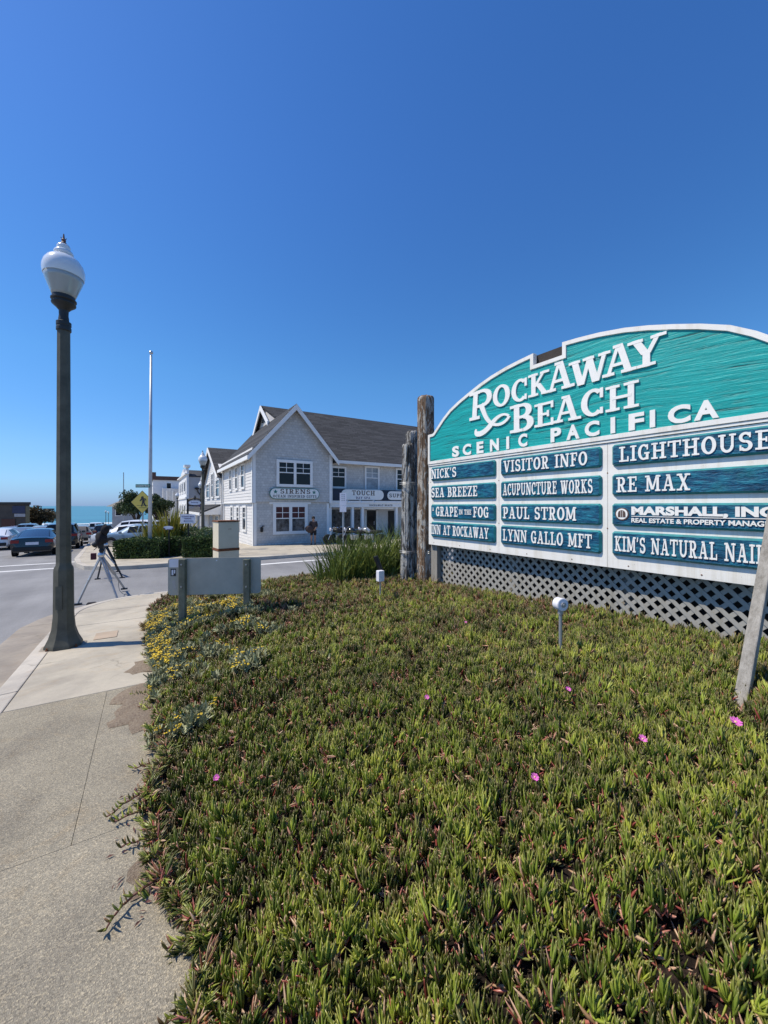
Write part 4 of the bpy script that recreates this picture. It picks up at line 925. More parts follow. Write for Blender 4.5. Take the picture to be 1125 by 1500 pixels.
# ------------------------------------------------------------ street lamps
def make_lamp(detail=True):
    rt = root('street_lamp', (0,0,0), 'x', 'street lamp', 'acorn globe street lamps')
    oc = lambda r, z: (r/math.cos(PI/8), z)
    g = MB(); prof = [(.190,0), (.190,.035), (.178,.06), (.148,.13), (.118,.24), (.104,.40), (.099,.98), (.096,1.02), (.077,1.06), (.075,1.10)]
    g.lathe((0,0,0), [oc(*p) for p in prof], 8, ph=PI/8); g.build('base', M['lamp_post'], rt, world=False, auto=35)
    g = MB(); g.lathe((0,0,0), [oc(.075,1.08), oc(.064,4.10)], 8, ph=PI/8); g.build('shaft', M['lamp_post'], rt, world=False)
    g = MB(); g.lathe((0,0,0), [(.068,4.09), (.080,4.10), (.080,4.14), (.075,4.145), (.075,4.16), (.080,4.165), (.080,4.21), (.055,4.225)], 16); g.build('collar', M['lamp_metal'], rt, world=False, smooth=True, auto=30)
    g = MB(); g.lathe((0,0,0), [(.058,4.21), (.056,4.25), (.050,4.30), (.052,4.36), (.085,4.40), (.125,4.435), (.13,4.45), (.115,4.46), (.115,4.475), (.135,4.49), (.135,4.505), (.12,4.515), (.12,4.55)], 24); g.build('neck', M['lamp_metal'], rt, world=False, smooth=True, auto=35)
    g = MB(); pf = [(.118,4.54), (.135,4.58), (.165,4.66), (.195,4.745), (.212,4.80)]
    g.lathe((0,0,0), pf, 32); g.build('lower_globe', M['globe_low'], rt, world=False, smooth=True)
    g = MB(); pf = [(.213,4.795), (.222,4.84), (.222,4.90), (.205,4.965), (.172,5.02), (.128,5.055), (.10,5.065), (.085,5.075), (.10,5.085), (.104,5.11), (.092,5.135), (.065,5.15), (.068,5.165), (.073,5.185), (.062,5.21), (.03,5.225)]
    g.lathe((0,0,0), pf, 32); g.build('globe', M['globe'], rt, world=False, smooth=True, auto=60)
    g = MB(); g.lathe((0,0,0), [(.03,5.22), (.034,5.235), (.02,5.26), (.026,5.28), (.012,5.30), (.006,5.36)], 12); 
    for k in range(4): g.bar((0,0,5.27), (.03*math.cos(k*1.57), .03*math.sin(k*1.57), 5.31), .006)
    g.build('finial', plain('copper_finial', (.12,.06,.05), .6), rt, world=False); return rt
L0 = make_lamp()
for q_ in range(4):
    t = PI/4+q_*PI/2; g = MB(); g.lathe((.205*math.cos(t), .205*math.sin(t), .0), [(.016,0), (.016,.02), (.008,.022), (.008,.045)], 6); g.build('anchor_bolt', M['rust'], L0, world=False)
g = MB(); g.lathe((0,0,-.004), [(.25,0), (.25,.008), (.235,.012)], 8, ph=PI/8); g.build('grout_pad', M['gutter'], L0, world=False)
t = -1.9; c_ = Vector((math.cos(t), math.sin(t), 0)); p_ = Vector((-c_.y, c_.x, 0))
g = MB(); g.add([c_*(.1035+n_)+p_*x+Vector((0,0,z)) for n_ in (0,.006) for x, z in ((-.036,.50), (.036,.50), (.036,.80), (-.036,.80))], [(0,1,2,3), (4,5,6,7), (0,1,5,4), (1,2,6,5), (2,3,7,6), (3,0,4,7)]); g.build('access_door', M['lamp_post'], L0, world=False)
L0.location = (-.92, 6.42, gz(6.42)); L0['label'] = 'nearest tall lamp post with faceted bronze shaft beside the kerb and flower bed'
def lampD(px, py, zg=4.9):
    a = (px-562.5)/560; D = (zg-1.6)/(-(py-741)/560+SL*(CA-SA*a)); return UV(a*D, D)
for px, py, lab in ((297,672,'second lamp, standing in the hedge in front of the gabled gift shop'), (259.7,725,'lamp just left of the white false-front building'), (238.4,735,'small distant lamp right of the dark tree and yellow crossing sign'), (294.2,709.6,'lamp whose globe peeks out just left of the second lamp post'),
        (155,749,'far lamp near the sea at the left side of the dark tree'), (159,750.5,'farthest lamp by the beach house, paired with its neighbour'), (8.8,740.5,'leftmost lamp in front of the dark brown building'), (39.4,743,'lamp at the right corner of the dark brown building')):
    u, v = lampD(px, py); o = copy_tree(L0); o.location = (u, v, gz(v)); o['label'] = lab

# ------------------------------------------------------------ back of a road sign on two posts
D_ = 5.32; rt = root('road_sign', (*AT(316, 905, D_)[:2], -.2), 'back of a wide grey metal road sign on two green posts in the bed', 'sign')
def PL(px, py, n_=0): u, v, z = AT(px, py, D_+(px-316)*.0018); return Vector((u+SA*-n_, v-CA*n_, z))
g = MB(); pts2 = []
for cx, cy, a0 in ((377,821,-90), (377,864,0), (251,867,90), (251,823,180)):
    for k in range(5): a = R(a0+k*22.5); pts2.append((cx+5*math.cos(a), cy+5*math.sin(a)))
g.prism(pts2, lambda p: PL(*p, 0), lambda p: PL(*p, -.006)); g.build('plate', M['plate_back'], rt)
for px, yb in ((269.5,925), (363,915)):
    g = MB(); a = PL(px, 818.5, .035); b = PL(px, 818.5, .035); b.z = gz(b.y)-.1; g.bar(b, a, .088, .06, up=(SA, CA, 0)); bevel(g.build('post', M['green_wood'], rt), .006)
g = MB(); g.prism([(248,819), (262,819), (262,831), (248,831)], lambda p: PL(*p, .001), lambda p: PL(*p, .0022)); g.build('sticker', M['sign_white2'], rt)
g = MB(); g.prism([(250,833), (258,833), (258,844), (250,844)], lambda p: PL(*p, .001), lambda p: PL(*p, .0022)); g.build('sticker', M['ink'], rt)
g = MB(); g.prism([(251.5,835), (254,834.5), (254.2,842.5), (251.5,842.5)], lambda p: PL(*p, .0024), lambda p: PL(*p, .0032)); g.prism([(255,834.5), (257,835), (256.8,840), (255,840)], lambda p: PL(*p, .0024), lambda p: PL(*p, .0032)); g.build('sticker_print', M['sign_white2'], rt)
g = MB(); g.prism([(252,851), (257,850), (258,863), (254,864)], lambda p: PL(*p, .001), lambda p: PL(*p, .002)); g.build('sticker', M['steel'], rt)
for px, py in ((269.5,826), (269.5,858), (363,826), (363,858)):
    g = MB(); q_ = PL(px, py, .066); g.tube([q_, PL(px, py, .076)], .012, 6); g.build('bolt', M['steel'], rt)
g = MB(); g.tube([PL(317.5, 821, 0), PL(317.5, 821, .006)], .009, 10); g.build('bolt', M['sign_white2'], rt)
# cream utility cabinet with rust
u0, v0, zt = AT(320, 763, 8.6); u1, v1, _ = AT(350, 763, 8.6); ax = Vector((u1-u0, v1-v0, 0)); w = ax.length; ax.normalize(); ay = Vector((-ax.y, ax.x, 0))
base = Vector((u0, v0, gz(v0)))
rt = root('utility_cabinet', base, 'cream electrical cabinet with a rusty lid and rust band behind the road sign', 'cabinet')
rot = Matrix.Rotation(math.atan2(ax.y, ax.x)+R(40), 4, 'Z')
def CB(p): q = rot @ Vector(p); return (base+q)
g = MB(CB); g.box(0, w, 0, .42, .0, zt-base.z-.03); bevel(g.build('body', M['cabinet'], rt), .006)
g = MB(CB); g.box(-.015, w+.012, -.015, .435, zt-base.z-.028, zt-base.z); g.build('lid', M['rust'], rt)
zb_ = AT(320, 806, 8.6)[2]-base.z
g = MB(CB); g.box(-.006, w+.006, -.008, .426, zb_-.03, zb_+.03); g.build('rust_band', M['rust'], rt)
g = MB(CB); g.box(.02, w-.02, -.006, .0, zb_+.05, zt-base.z-.05); bevel(g.build('door', M['cabinet'], rt), .003)
g = MB(CB)
for x in (.22, .26): g.box(x, x+.018, -.011, -.006, zt-base.z-.20, zt-base.z-.185)
g.build('vent', M['rust'], rt)

# ------------------------------------------------------------ tripods
def tripod(name, px, D, zt, label, legm, hs_=1.0, foot=None, head=True, group='camera tripods on the roadside'):
    a, b, _ = AT(px, 850, D); z0 = gz(b)-.13; rt = root('camera_tripod', (a, b, z0), label, 'tripod', group)
    c = Vector((a, b, zt))
    for (fx, fy) in foot:
        f = Vector((a+fx, b+fy, z0+.03)); g = MB(); side = (f-c).cross(Vector((0,0,1))).normalized()*.022; mid = c.lerp(f, .55)
        for s_ in (1, -1): g.bar(c+side*s_+Vector((0,0,-.03)), mid+side*s_, .026, .026)
        g.bar(c.lerp(f, .38), f, .032, .032); g.bar(mid+side*1.3, mid-side*1.3, .035, .035); lg = g.build('leg', legm, rt)
        g = MB(); g.box(f.x-.07, f.x+.07, f.y-.045, f.y+.045, z0+.002, z0+.03); g.build('foot', M['black'], lg)
    g = MB(); g.lathe((c.x, c.y, c.z-.06), [(.05,0), (.065,.03), (.06,.07), (.04,.10)], 14); g.build('bowl', M['chrome'], rt, smooth=True, auto=40)
    g = MB()
    for k in range(3): t = k*2.09+.4; g.bar(c+Vector((0,0,-.05)), c+Vector((.10*math.cos(t), .10*math.sin(t), -.22)), .012)
    g.build('spreader', M['steel'], rt)
    return rt, c
def lump(name, c, sx, sy, sz, mat, parent, seed=0, n=16):
    g = MB(); prof = []
    for k in range(9):
        t = PI*k/8
        for i in range(n):
            a = 2*PI*i/n; d = Vector((math.sin(t)*math.cos(a), math.sin(t)*math.sin(a), math.cos(t))); r_ = 1+.35*noise.noise(d*1.6+Vector((seed,0,0)))
            g.v.append((c[0]+d.x*sx*r_, c[1]+d.y*sy*r_, c[2]+d.z*sz*r_))
    for k in range(8): g.f += [(k*n+i, k*n+(i+1) % n, (k+1)*n+(i+1) % n, (k+1)*n+i) for i in range(n)]; g.m += [0]*n
    return g.build(name, mat, parent, smooth=True, fix=False)
F1 = []
t1, c1 = tripod('t', 148, 8.45, AT(148, 812, 8.45)[2], 'large silver tripod standing nearest, carrying a black covered camera', M['steel'], foot=[tuple(np.array(AT(x, 850, D)[:2])-np.array(AT(148, 850, 8.45)[:2])) for x, D in ((114,8.1), (174,8.15), (182,9.6))])
def covered_camera(c, D, px, label, seed):
    rt = root('covered_camera', c, label, 'camera', 'cameras on the tripods'); h = Vector((CA, SA*1.0, 0)).normalized(); ux = Vector((CA, -SA, 0)) if False else Vector((CA, SA, 0))
    ux = Vector((CA, -SA, 0)); P_ = lambda x, y, D=D: Vector(AT(x, y, D))
    lump('rain_cover', P_(148,789), .115, .11, .15, M['cloth_dark'], rt, seed); lump('hood', P_(154,776), .075, .07, .11, M['cloth_dark'], rt, seed+3)
    g = MB(); g.tube([P_(149,792), P_(140.5,797), P_(138,799)], [.06, .055, .062], 16); g.build('lens', M['black'], rt, smooth=True, auto=40)
    g = MB(); g.box(*sum([[P_(148,800)[i]-.05, P_(148,800)[i]+.05] for i in range(3)], [])); g.lathe(tuple(P_(149,806)), [(.04,-.05), (.055,0), (.035,.05)], 12); g.build('fluid_head', M['black'], rt)
    g = MB(); g.tube([P_(150,806), P_(158,815), P_(168,826)], .011, 8); g.build('pan_handle', M['steel'], rt); return rt
covered_camera(Vector(AT(148, 808, 8.45)), 8.45, 148, 'camera under black rain cover on the nearest silver tripod', 1)
t2, c2 = tripod('t', 155, 12.0, AT(158, 797, 12.0)[2], 'dark second tripod standing just behind the silver one', M['black'], foot=[tuple(np.array(AT(x, 850, D)[:2])-np.array(AT(155, 850, 12.0)[:2])) for x, D in ((143,11.7), (179,11.9), (173,13.0))])
a = AT(137, 815, 11.9); g = MB(); g.box(a[0]-.07, a[0]+.07, a[1]-.06, a[1]+.06, a[2]-.10, a[2]+.10); bevel(tag(g.build('equipment_case', plain('dark_red_case', (.09,.015,.02), .6)), 'small dark red case hanging at the legs of the rear tripod', 'case'), .01)
g = MB(); g.tube([AT(137, 806, 11.9), AT(146, 799, 12.0)], .01, 6); tag(g.build('strap', M['black']), 'black strap holding the dark red case to the rear tripod', 'strap')
a = AT(134, 878, 7.95); g = MB(); z = gz(a[1])-.13; g.box(a[0]-.085, a[0]+.085, a[1]-.06, a[1]+.08, z, z+.07); bevel(tag(g.build('sandbag', M['cloth_dark']), 'small black sandbag on the asphalt between the silver tripod legs', 'sandbag'), .03, 3)
g = MB(); g.tube([AT(174, 850, 9.4), AT(173.5, 857, 9.2), AT(175, 865, 8.9), AT(180, 870, 8.5), AT(186, 871, 8.3)], .006, 6); tag(g.build('cable', M['black']), 'thin black cable curling down beside the silver tripod', 'cable')
# ------------------------------------------------------------ foliage helpers
def leaf_cloud(name, samples, mat, parent, size=(.05,.09), world=True, aspect=.6):
    """samples: list of (point, outward, shade)"""
    n = len(samples); V = np.zeros((n*4, 3)); sh = np.zeros(n*4); off = chain_off(parent) if world else Vector((0,0,0))
    for k, (p, o_, s_) in enumerate(samples):
        d = Vector((random.gauss(0, 1), random.gauss(0, 1), random.gauss(0, .8))).normalized(); nn = (Vector(o_)*.7+d).normalized(); t = nn.cross(Vector((random.gauss(0,1), random.gauss(0,1), random.gauss(0,1)))).normalized(); b = nn.cross(t)
        L = random.uniform(*size); w = L*aspect; c = Vector(p)-off
        for q, e in enumerate((c-t*L/2, c+b*w/2, c+t*L/2, c-b*w/2)): V[4*k+q] = e
        sh[4*k:4*k+4] = s_
    me = bpy.data.meshes.new(name); me.from_pydata(V.tolist(), [], [(4*k, 4*k+1, 4*k+2, 4*k+3) for k in range(n)]); me.attributes.new('shade', 'FLOAT', 'POINT').data.foreach_set('value', sh); me.materials.append(mat); me.update()
    o = link(bpy.data.objects.new(name, me)); o.parent = parent; return o
def blades(name, c, n, L, spread, w, mat, parent, lean=.5, radius=.3, seg=5):
    V = []; F = []; SHD = []; off = chain_off(parent)
    for k in range(n):
        a = random.uniform(0, 6.28); r_ = radius*math.sqrt(random.random()); p = Vector((c[0]+r_*math.cos(a), c[1]+r_*math.sin(a), c[2])); az = a+random.gauss(0, .8) if r_ > .03 else random.uniform(0, 6.28)
        t = abs(random.gauss(0, lean))*(.4+r_/max(radius, .01)*.8); LL = L*random.uniform(.6, 1.1); s_ = Vector((-math.sin(az+1.57*random.random()), math.cos(az+1.57*random.random()), 0)).normalized()*w/2*random.uniform(.6, 1.2); b = len(V); droop = random.uniform(.1, .9)*spread; sh = random.random()
        for q in range(seg+1):
            f_ = q/seg; tt = t+droop*f_*f_; 
            if q: p = p+Vector((math.sin(tt)*math.cos(az), math.sin(tt)*math.sin(az), math.cos(tt)))*LL/seg
            k_ = (1-f_**2.2)*1.0+.02; V += [p+s_*k_-off, p-s_*k_-off]; SHD += [sh, sh]
        F += [(b+2*q, b+2*q+1, b+2*q+3, b+2*q+2) for q in range(seg)]
    me = bpy.data.meshes.new(name); me.from_pydata([tuple(v_) for v_ in V], [], F); me.attributes.new('shade', 'FLOAT', 'POINT').data.foreach_set('value', SHD); me.materials.append(mat); me.update(); o = link(bpy.data.objects.new(name, me)); o.parent = parent; return o
# spiky strap-leaf clumps left of the piles
for k, (px, D, n, L, lab) in enumerate(((487,6.9,150,.70,'leftmost low spiky strap leaf clump at the edge of the bed'), (508,7.2,300,1.0,'left bushy clump of upright green strap leaves'), (535,7.3,330,1.08,'middle clump of strap leaves with yellowish tips, tallest of the row'), (563,7.5,300,1.05,'clump of strap leaves just left of the grey pile'), (590,7.9,240,1.15,'dark rear clump of strap leaves partly behind the grey pile'))):
    u, v, _ = AT(px, 850, D); z = gz(v)+max(.0, canopy(u, v)-.15); rt = root('strap_leaf_plant', (u, v, z), lab, 'plant', 'spiky strap leaf plants beside the piles')
    blades('leaves', (u, v, z), n, L, .8, .024, M['yucca'], rt, .36, .30)
u, v = 4.05, 5.15; rt = root('dry_grass', (u, v, gz(v)+.4), 'tuft of dead straw caught at the foot of the brown pile', 'dry grass'); M['straw'] = m_leaf('straw', (.22,.14,.08), (.50,.36,.22))
blades('straw', (u, v, gz(v)+.42), 130, .26, 1.6, .006, M['straw'], rt, .9, .16)
# hedges
def hedge(x0, x1, D, z0, z1, dep, label, n=5200):
    a = Vector(AT(x0, 800, D)); b = Vector(AT(x1, 800, D)); ax = Vector((b.x-a.x, b.y-a.y, 0)); L = ax.length; ax.normalize(); ay = Vector((-ax.y, ax.x, 0)); c = (a+b)/2; c.z = z0
    rt = root('hedge', (c.x, c.y, z0), label, 'hedge', 'clipped hedges on the corner'); S = []
    prj = lambda p: Vector((a.x, a.y, 0))+ax*p[0]+ay*p[1]+Vector((0, 0, p[2]))
    for k in range(n):
        f_ = random.random(); x = random.random()*L; y = random.random()*dep; z = z0+random.random()*(z1-z0); o_ = None
        if f_ < .42: y = 0; o_ = -ay
        elif f_ < .75: z = z1; o_ = Vector((0,0,1))
        elif f_ < .87: x = 0; o_ = -ax
        elif f_ < .94: x = L; o_ = ax
        else: y = dep; o_ = ay
        rx = min(x, L-x); ed = .12*max(0, 1-(z1-z)/.15)*max(0, 1-rx/.2)
        p = prj((x, y, z-ed)); bmp = noise.noise(p*2.3)*.06+noise.noise(p*7)*.03; p = p+o_*(bmp+random.uniform(-.06, .01)); S.append((p, o_, min(1, max(0, .35+bmp*3+random.gauss(0, .22)))))
    leaf_cloud('foliage', S, M['hedge'], rt, (.05,.10)); g = MB(prj); g.box(.09, L-.09, .09, dep-.09, z0-.02, z1-.10); g.build('branches', plain('hedge_core', (.012,.018,.008), .95), rt); return rt
zb = gz(19.6)
hedge(165, 233, 16.5, zb, AT(0, 790, 16.5)[2], 1.3, 'left clipped dark green hedge beneath the yellow crossing sign')
hedge(266, 322, 16.5, gz(18.4), AT(0, 787, 16.5)[2], 1.2, 'right clipped dark hedge beside the utility cabinet, with the second lamp in it', 4600)
hedge(236, 262, 17.3, gz(19.3), AT(0, 787, 17.3)[2], .6, 'small dark hedge gap plant between the two long hedges', 1500)
for px, D, n, L, lean, m_, lab in ((222,18.3,150,1.5,.30,'flax','short yellow green flax behind the left hedge'), (250,18.6,240,2.2,.17,'flax','tall yellow flax clump between the small arrow signs'), (262,18.8,190,1.9,.2,'flax','golden flax clump left of the white parking arrow sign'), (234,18.2,170,1.8,.24,'flax','green yellow flax under the oval arrow sign'), (243,18.1,120,1.3,.35,'yucca','dark strap leaf plant beneath the oval arrow sign')):
    u, v, _ = AT(px, 800, D); z = gz(v); rt = root('flax_plant', (u, v, z), lab, 'plant', 'flax plants behind the hedges'); blades('leaves', (u, v, z), n, L, .5, .085, M[m_], rt, lean, .22)
for px, D, r_, lab in ((283,18.7,.42,'pale green shrub behind the right hedge under the arrow sign'), (302,18.4,.38,'small pale shrub right of the second lamp post')):
    u, v, _ = AT(px, 800, D); z = gz(v)+.95; rt = root('shrub', (u, v, gz(v)), lab, 'shrub'); S = []
    for k in range(1500):
        d = Vector((random.gauss(0,1), random.gauss(0,1), random.gauss(0,1))).normalized(); r2 = r_*(1+.4*noise.noise(d*2.5))*random.uniform(.75, 1.05); S.append((Vector((u, v, z))+Vector((d.x*r2, d.y*r2, d.z*r2*.8)), d, random.random()))
    leaf_cloud('foliage', S, M['shrub'], rt, (.05,.11)); g = MB(); g.tube([(u,v,gz(v)), (u,v,z)], .03, 6); g.build('stem', M['bark'], rt)
# trees
def tree(px, py_c, D, rad, zsq, label, mat, n=9000, trunk=True, forks=5, leaf=(.16,.3), seed=1):
    u, v, zc = AT(px, py_c, D); z0 = gz(v); rt = root('tree', (u, v, z0), label, 'tree'); r = random.Random(seed); S = []; blobs = []
    for k in range(16):
        d = Vector((r.gauss(0,1), r.gauss(0,1), r.gauss(0,.8))).normalized(); q = r.uniform(.35, .8); blobs.append((Vector((u+d.x*rad*q, v+d.y*rad*q, zc+d.z*rad*q*zsq)), rad*r.uniform(.26, .44)))
    for k in range(n):
        c, b_ = r.choice(blobs); d = Vector((r.gauss(0,1), r.gauss(0,1), r.gauss(0,1))).normalized(); rr = b_*(r.random()**.35)*(1+.35*noise.noise(d*2+c)); p = c+Vector((d.x*rr, d.y*rr, d.z*rr*.85)); S.append((p, d, min(1, max(0, .4+r.gauss(0, .25)))))
    leaf_cloud('crown', S, mat, rt, leaf)
    g = MB(); fork = Vector((u, v, z0+(zc-z0)*.35)); g.tube([(u+.1,v,z0-.1), (u,v,z0+.4), fork], [.28*rad/3, .2*rad/3, .16*rad/3], 8)
    for c, b_ in blobs[:forks+3]: g.tube([fork, fork.lerp(c, .5)+Vector((r.uniform(-.2,.2), r.uniform(-.2,.2), .1)), c], [.12*rad/3, .08*rad/3, .03], 6)
    g.build('trunk', M['bark'], rt, smooth=True)
tree(200, 737, 52, 2.7, .72, 'broad dark evergreen tree behind the yellow crossing sign', M['tree'], 12000, seed=3)
tree(232, 741, 54, 2.2, .9, 'dark evergreen tree right of the flagpole, joined to the broad one', M['tree'], 9000, seed=4)
tree(60, 757, 78, 3.2, .8, 'bronze green tree at the corner of the dark building near the sea', M['red_tree'], 7000, leaf=(.25,.45), seed=6)
# ------------------------------------------------------------ houses
def MBx(u0=0): return MB()
def lapwall(name, plane, c, a0, a1, z0, z1, mat, parent, course=.18, top=None, nrm=-1):
    """real lapped courses on the plane x=c or y=c; top(a) optional roof line -> clips each course"""
    g = MB(); z = z0; P = (lambda a, z, n_: (c+nrm*n_, a, z)) if plane == 'x' else (lambda a, z, n_: (a, c+nrm*n_, z))
    zt = z1
    while z < zt-.01:
        zz = min(z+course, zt); x0, x1 = a0, a1
        if top: x0, x1 = top((z+zz)/2)
        if x1-x0 > .05: g.add([P(x0,z,.024), P(x1,z,.024), P(x1,zz,.004), P(x0,zz,.004), P(x0,z,0), P(x1,z,0)], [(0,1,2,3), (4,5,1,0)])
        z = zz
    return g.build(name, mat, parent, fix=False)
def window(parent, plane, c, a0, a1, z0, z1, nrm=-1, pairs=1, pane=None, rows=2, trimw=.11, split=True, name='window', top_pane=None):
    P = (lambda a, z, n_: (c+nrm*n_, a, z)) if plane == 'x' else (lambda a, z, n_: (a, c+nrm*n_, z)); pane = pane or M['glass']
    def bx(g, x0, x1, y0, y1, n0, n1): g.add([P(x, z, n_) for n_ in (n0, n1) for x, z in ((x0,y0), (x1,y0), (x1,y1), (x0,y1))], [(0,1,2,3), (4,5,6,7), (0,1,5,4), (1,2,6,5), (2,3,7,6), (3,0,4,7)])
    g = MB(); bx(g, a0, a1, z0, z0+trimw, .0, .09); bx(g, a0, a1, z1-trimw, z1, .0, .09); bx(g, a0, a0+trimw, z0+trimw, z1-trimw, .0, .085); bx(g, a1-trimw, a1, z0+trimw, z1-trimw, .0, .085)
    iw = (a1-a0-trimw*(pairs+1))/pairs
    for k in range(1, pairs): x = a0+trimw*k+iw*k; bx(g, x, x+trimw, z0+trimw, z1-trimw, .0, .085)
    w = g.build(name, M['trim'], parent)
    for k in range(pairs):
        x0 = a0+trimw+(iw+trimw)*k; x1 = x0+iw; zm = (z0+z1)/2+.05
        q = MB(); bx(q, x0, x1, z0+trimw, zm, .026, .032); q.build('pane', pane, w); q = MB(); bx(q, x0, x1, zm, z1-trimw, .028, .036); q.build('pane', top_pane or pane, w)
        m = MB()
        if split:
            bx(m, x0, x1, zm-.03, zm+.03, .037, .066); bx(m, (x0+x1)/2-.018, (x0+x1)/2+.018, zm+.03, z1-trimw, .037, .055)
            for r_ in range(1, rows): zz = zm+(z1-trimw-zm)*r_/rows; bx(m, x0, x1, zz-.018, zz+.018, .037, .053)
            m.build('muntin', M['trim'], w)
    return w
def wedge(g, pts3, t, mi=None):   # roof slab: quad thickened downwards
    n = len(pts3); g.add([tuple(p) for p in pts3]+[(p[0], p[1], p[2]-t) for p in pts3], [tuple(range(n)), tuple(range(n, 2*n))]+[(i, (i+1) % n, n+(i+1) % n, n+i) for i in range(n)], mi)
GB = -.88   # ground level at the shop
shop = root('shop_building', (8, 25, GB), 'grey shingled two storey gabled shop building with dark roof and white trim', 'building')
UX0, UX1, VF = 5.42, 10.60, 23.8
AP = (8.02, 8.05); EV = 5.05
def gtop(z):
    if z <= EV: return (UX0, UX1)
    k = (z-EV)/(AP[1]-.12-EV); return (UX0+(AP[0]-UX0)*k, UX1+(AP[0]-UX1)*k)
g = MB(); g.prism([(UX0,1.86), (UX1,1.86), (UX1,EV), (AP[0],AP[1]-.10), (UX0,EV)], lambda p: (p[0], VF+.02, p[1]), lambda p: (p[0], 34.6, p[1])); g.prism([(5.5,GB-.3), (10.45,GB-.3), (10.45,1.9), (5.5,1.9)], lambda p: (p[0], VF+.14, p[1]), lambda p: (p[0], 34.5, p[1])); g.build('wall', M['shingle'], shop)
tag(lapwall('shingle_courses', 'y', VF+.02, UX0, UX1, 1.86, AP[1]-.12, M['shingle'], shop, .16, gtop), kind='stuff')
tag(lapwall('shingle_courses', 'y', VF+.14, 5.5, 10.45, GB-.1, 1.86, M['shingle'], shop, .16), kind='stuff')
tag(lapwall('clapboards', 'x', UX0, VF+.02, 34.6, 1.80, EV+.1, M['siding'], shop, .20), kind='stuff')
tag(lapwall('clapboards', 'x', 5.5, VF+.14, 34.5, GB-.3, 1.80, M['siding'], shop, .20), kind='stuff')
g = MB()
for u in (UX0, UX1-.16): g.box(u-.012, u+.172, VF-.04, VF+.02, 1.78, EV-.02)
for u in (5.5, 10.29): g.box(u-.012, u+.172, VF+.085, VF+.14, GB-.1, 1.77)
g.box(UX0-.045, UX0, VF-.04, VF+.13, 1.78, EV); g.box(5.455, 5.5, VF+.085, VF+.25, GB-.1, 1.77); g.box(UX1, UX1+.045, VF-.04, VF+.16, 1.78, EV)
g.box(UX0-.06, UX0+.02, VF+.2, 34.6, 1.78, 1.86)
g.build('corner_boards', M['trim'], shop)
# front gable roof
ov = .42; sl = (AP[1]-EV)/(AP[0]-UX0)
g = MB()
eL = (UX0-.35, EV-.35*sl); eR = (UX1+.35, EV-.35*(AP[1]-EV)/(UX1-AP[0]))
wedge(g, [(eL[0], VF-ov, eL[1]), (AP[0], VF-ov, AP[1]), (AP[0], 34.8, AP[1]), (eL[0], 34.8, eL[1])], .12); wedge(g, [(eR[0], VF-ov, eR[1]), (AP[0]+.001, VF-ov, AP[1]), (AP[0]+.001, 30.0, AP[1]), (eR[0], 30.0, eR[1])], .12)
rf = g.build('roof', M['roof'], shop)
g = MB()
for e in (eL, eR):
    q = [(e[0], e[1]-.03), (AP[0]+(.002 if e is eR else -.002), AP[1]-.03), (AP[0]+(.002 if e is eR else -.002), AP[1]-.40), (e[0], e[1]-.34)]
    g.prism(q, lambda p: (p[0], VF-ov-.03, p[1]), lambda p: (p[0], VF-ov+.03, p[1]))
g.build('barge_board', M['trim'], rf)
g = MB(); g.box(eL[0]-.05, eL[0]+.06, VF-ov, 34.8, eL[1]-.28, eL[1]-.05); g.build('gutter', M['trim'], rf)
g = MB(); g.tube([(UX0-.1, 33.9, EV-.3), (UX0-.08, 33.9, 1.8), (UX0, 33.9, 1.6), (UX0, 33.9, GB)], .05, 8); g.build('downspout', M['trim'], shop)
window(shop, 'y', VF-.004, 6.85, 9.22, 2.80, 4.50, pairs=2, trimw=.17); window(shop, 'y', VF+.116, 6.66, 8.92, -.20, 1.72, pairs=2, trimw=.19, pane=M['shop_glass'], top_pane=M['red_pane'])
g = MB(); g.box(6.45, 9.15, VF+.05, VF+.12, 1.70, 1.84); g.build('window_head', M['trim'], shop)
for v0, v1 in ((25.75,26.9), (27.95,28.9), (30.2,31.2)):
    window(shop, 'x', UX0-.004, v0, v1, 2.70, 4.42, trimw=.14); window(shop, 'x', 5.5-.004, v0-.1, v1-.1, -.1, 1.62, trimw=.14)
# round-ended shop sign
def board(parentlabel, x0, x1, z0, z1, y, cat='sign', rim=M['sign_green'], r_=None):
    rt = root('shop_sign', ((x0+x1)/2, y, (z0+z1)/2), parentlabel, cat); r_ = r_ or (z1-z0)/2
    def rr(d): return [(cx+(r_-d)*math.cos(R(a)), cz+(r_-d)*math.sin(R(a))) for cx, cz, A0 in ((x1-r_, z1-r_, 0), (x0+r_, z1-r_, 90), (x0+r_, z0+r_, 180), (x1-r_, z0+r_, 270)) for a in range(A0, A0+91, 15)]
    g = MB(); g.prism(rr(0), lambda p: (p[0], y, p[1]), lambda p: (p[0], y-.05, p[1])); g.build('rim', rim, rt)
    g = MB(); g.prism(rr(.04), lambda p: (p[0], y-.049, p[1]), lambda p: (p[0], y-.056, p[1])); g.build('face', M['sign_cream'], rt); return rt
def star(g, cx, cz, r_, F): g.prism([(cx+(r_ if k % 2 == 0 else r_*.42)*math.sin(k*PI/5), cz+(r_ if k % 2 == 0 else r_*.42)*math.cos(k*PI/5)) for k in range(10)], lambda p: F(*p, .056), lambda p: F(*p, .062))
yS = VF-.10; FY = lambda x, z, n_, y=yS: (x, y-n_, z)
s1_ = board('oval ended sign reading Sirens Ocean Inspired Gifts on the grey gable', 6.40, 9.66, 2.02, 2.72, yS)
g = MB(); serif_text(g, 'SIRENS', 7.05, 9.03, 2.37, 2.66, FY, .056, .063, .18); g.build('lettering', M['ink_brown'], s1_); g = MB(); serif_text(g, 'OCEAN INSPIRED GIFTS', 6.60, 9.45, 2.12, 2.29, FY, .056, .062, .16); g.build('lettering', M['ink'], s1_)
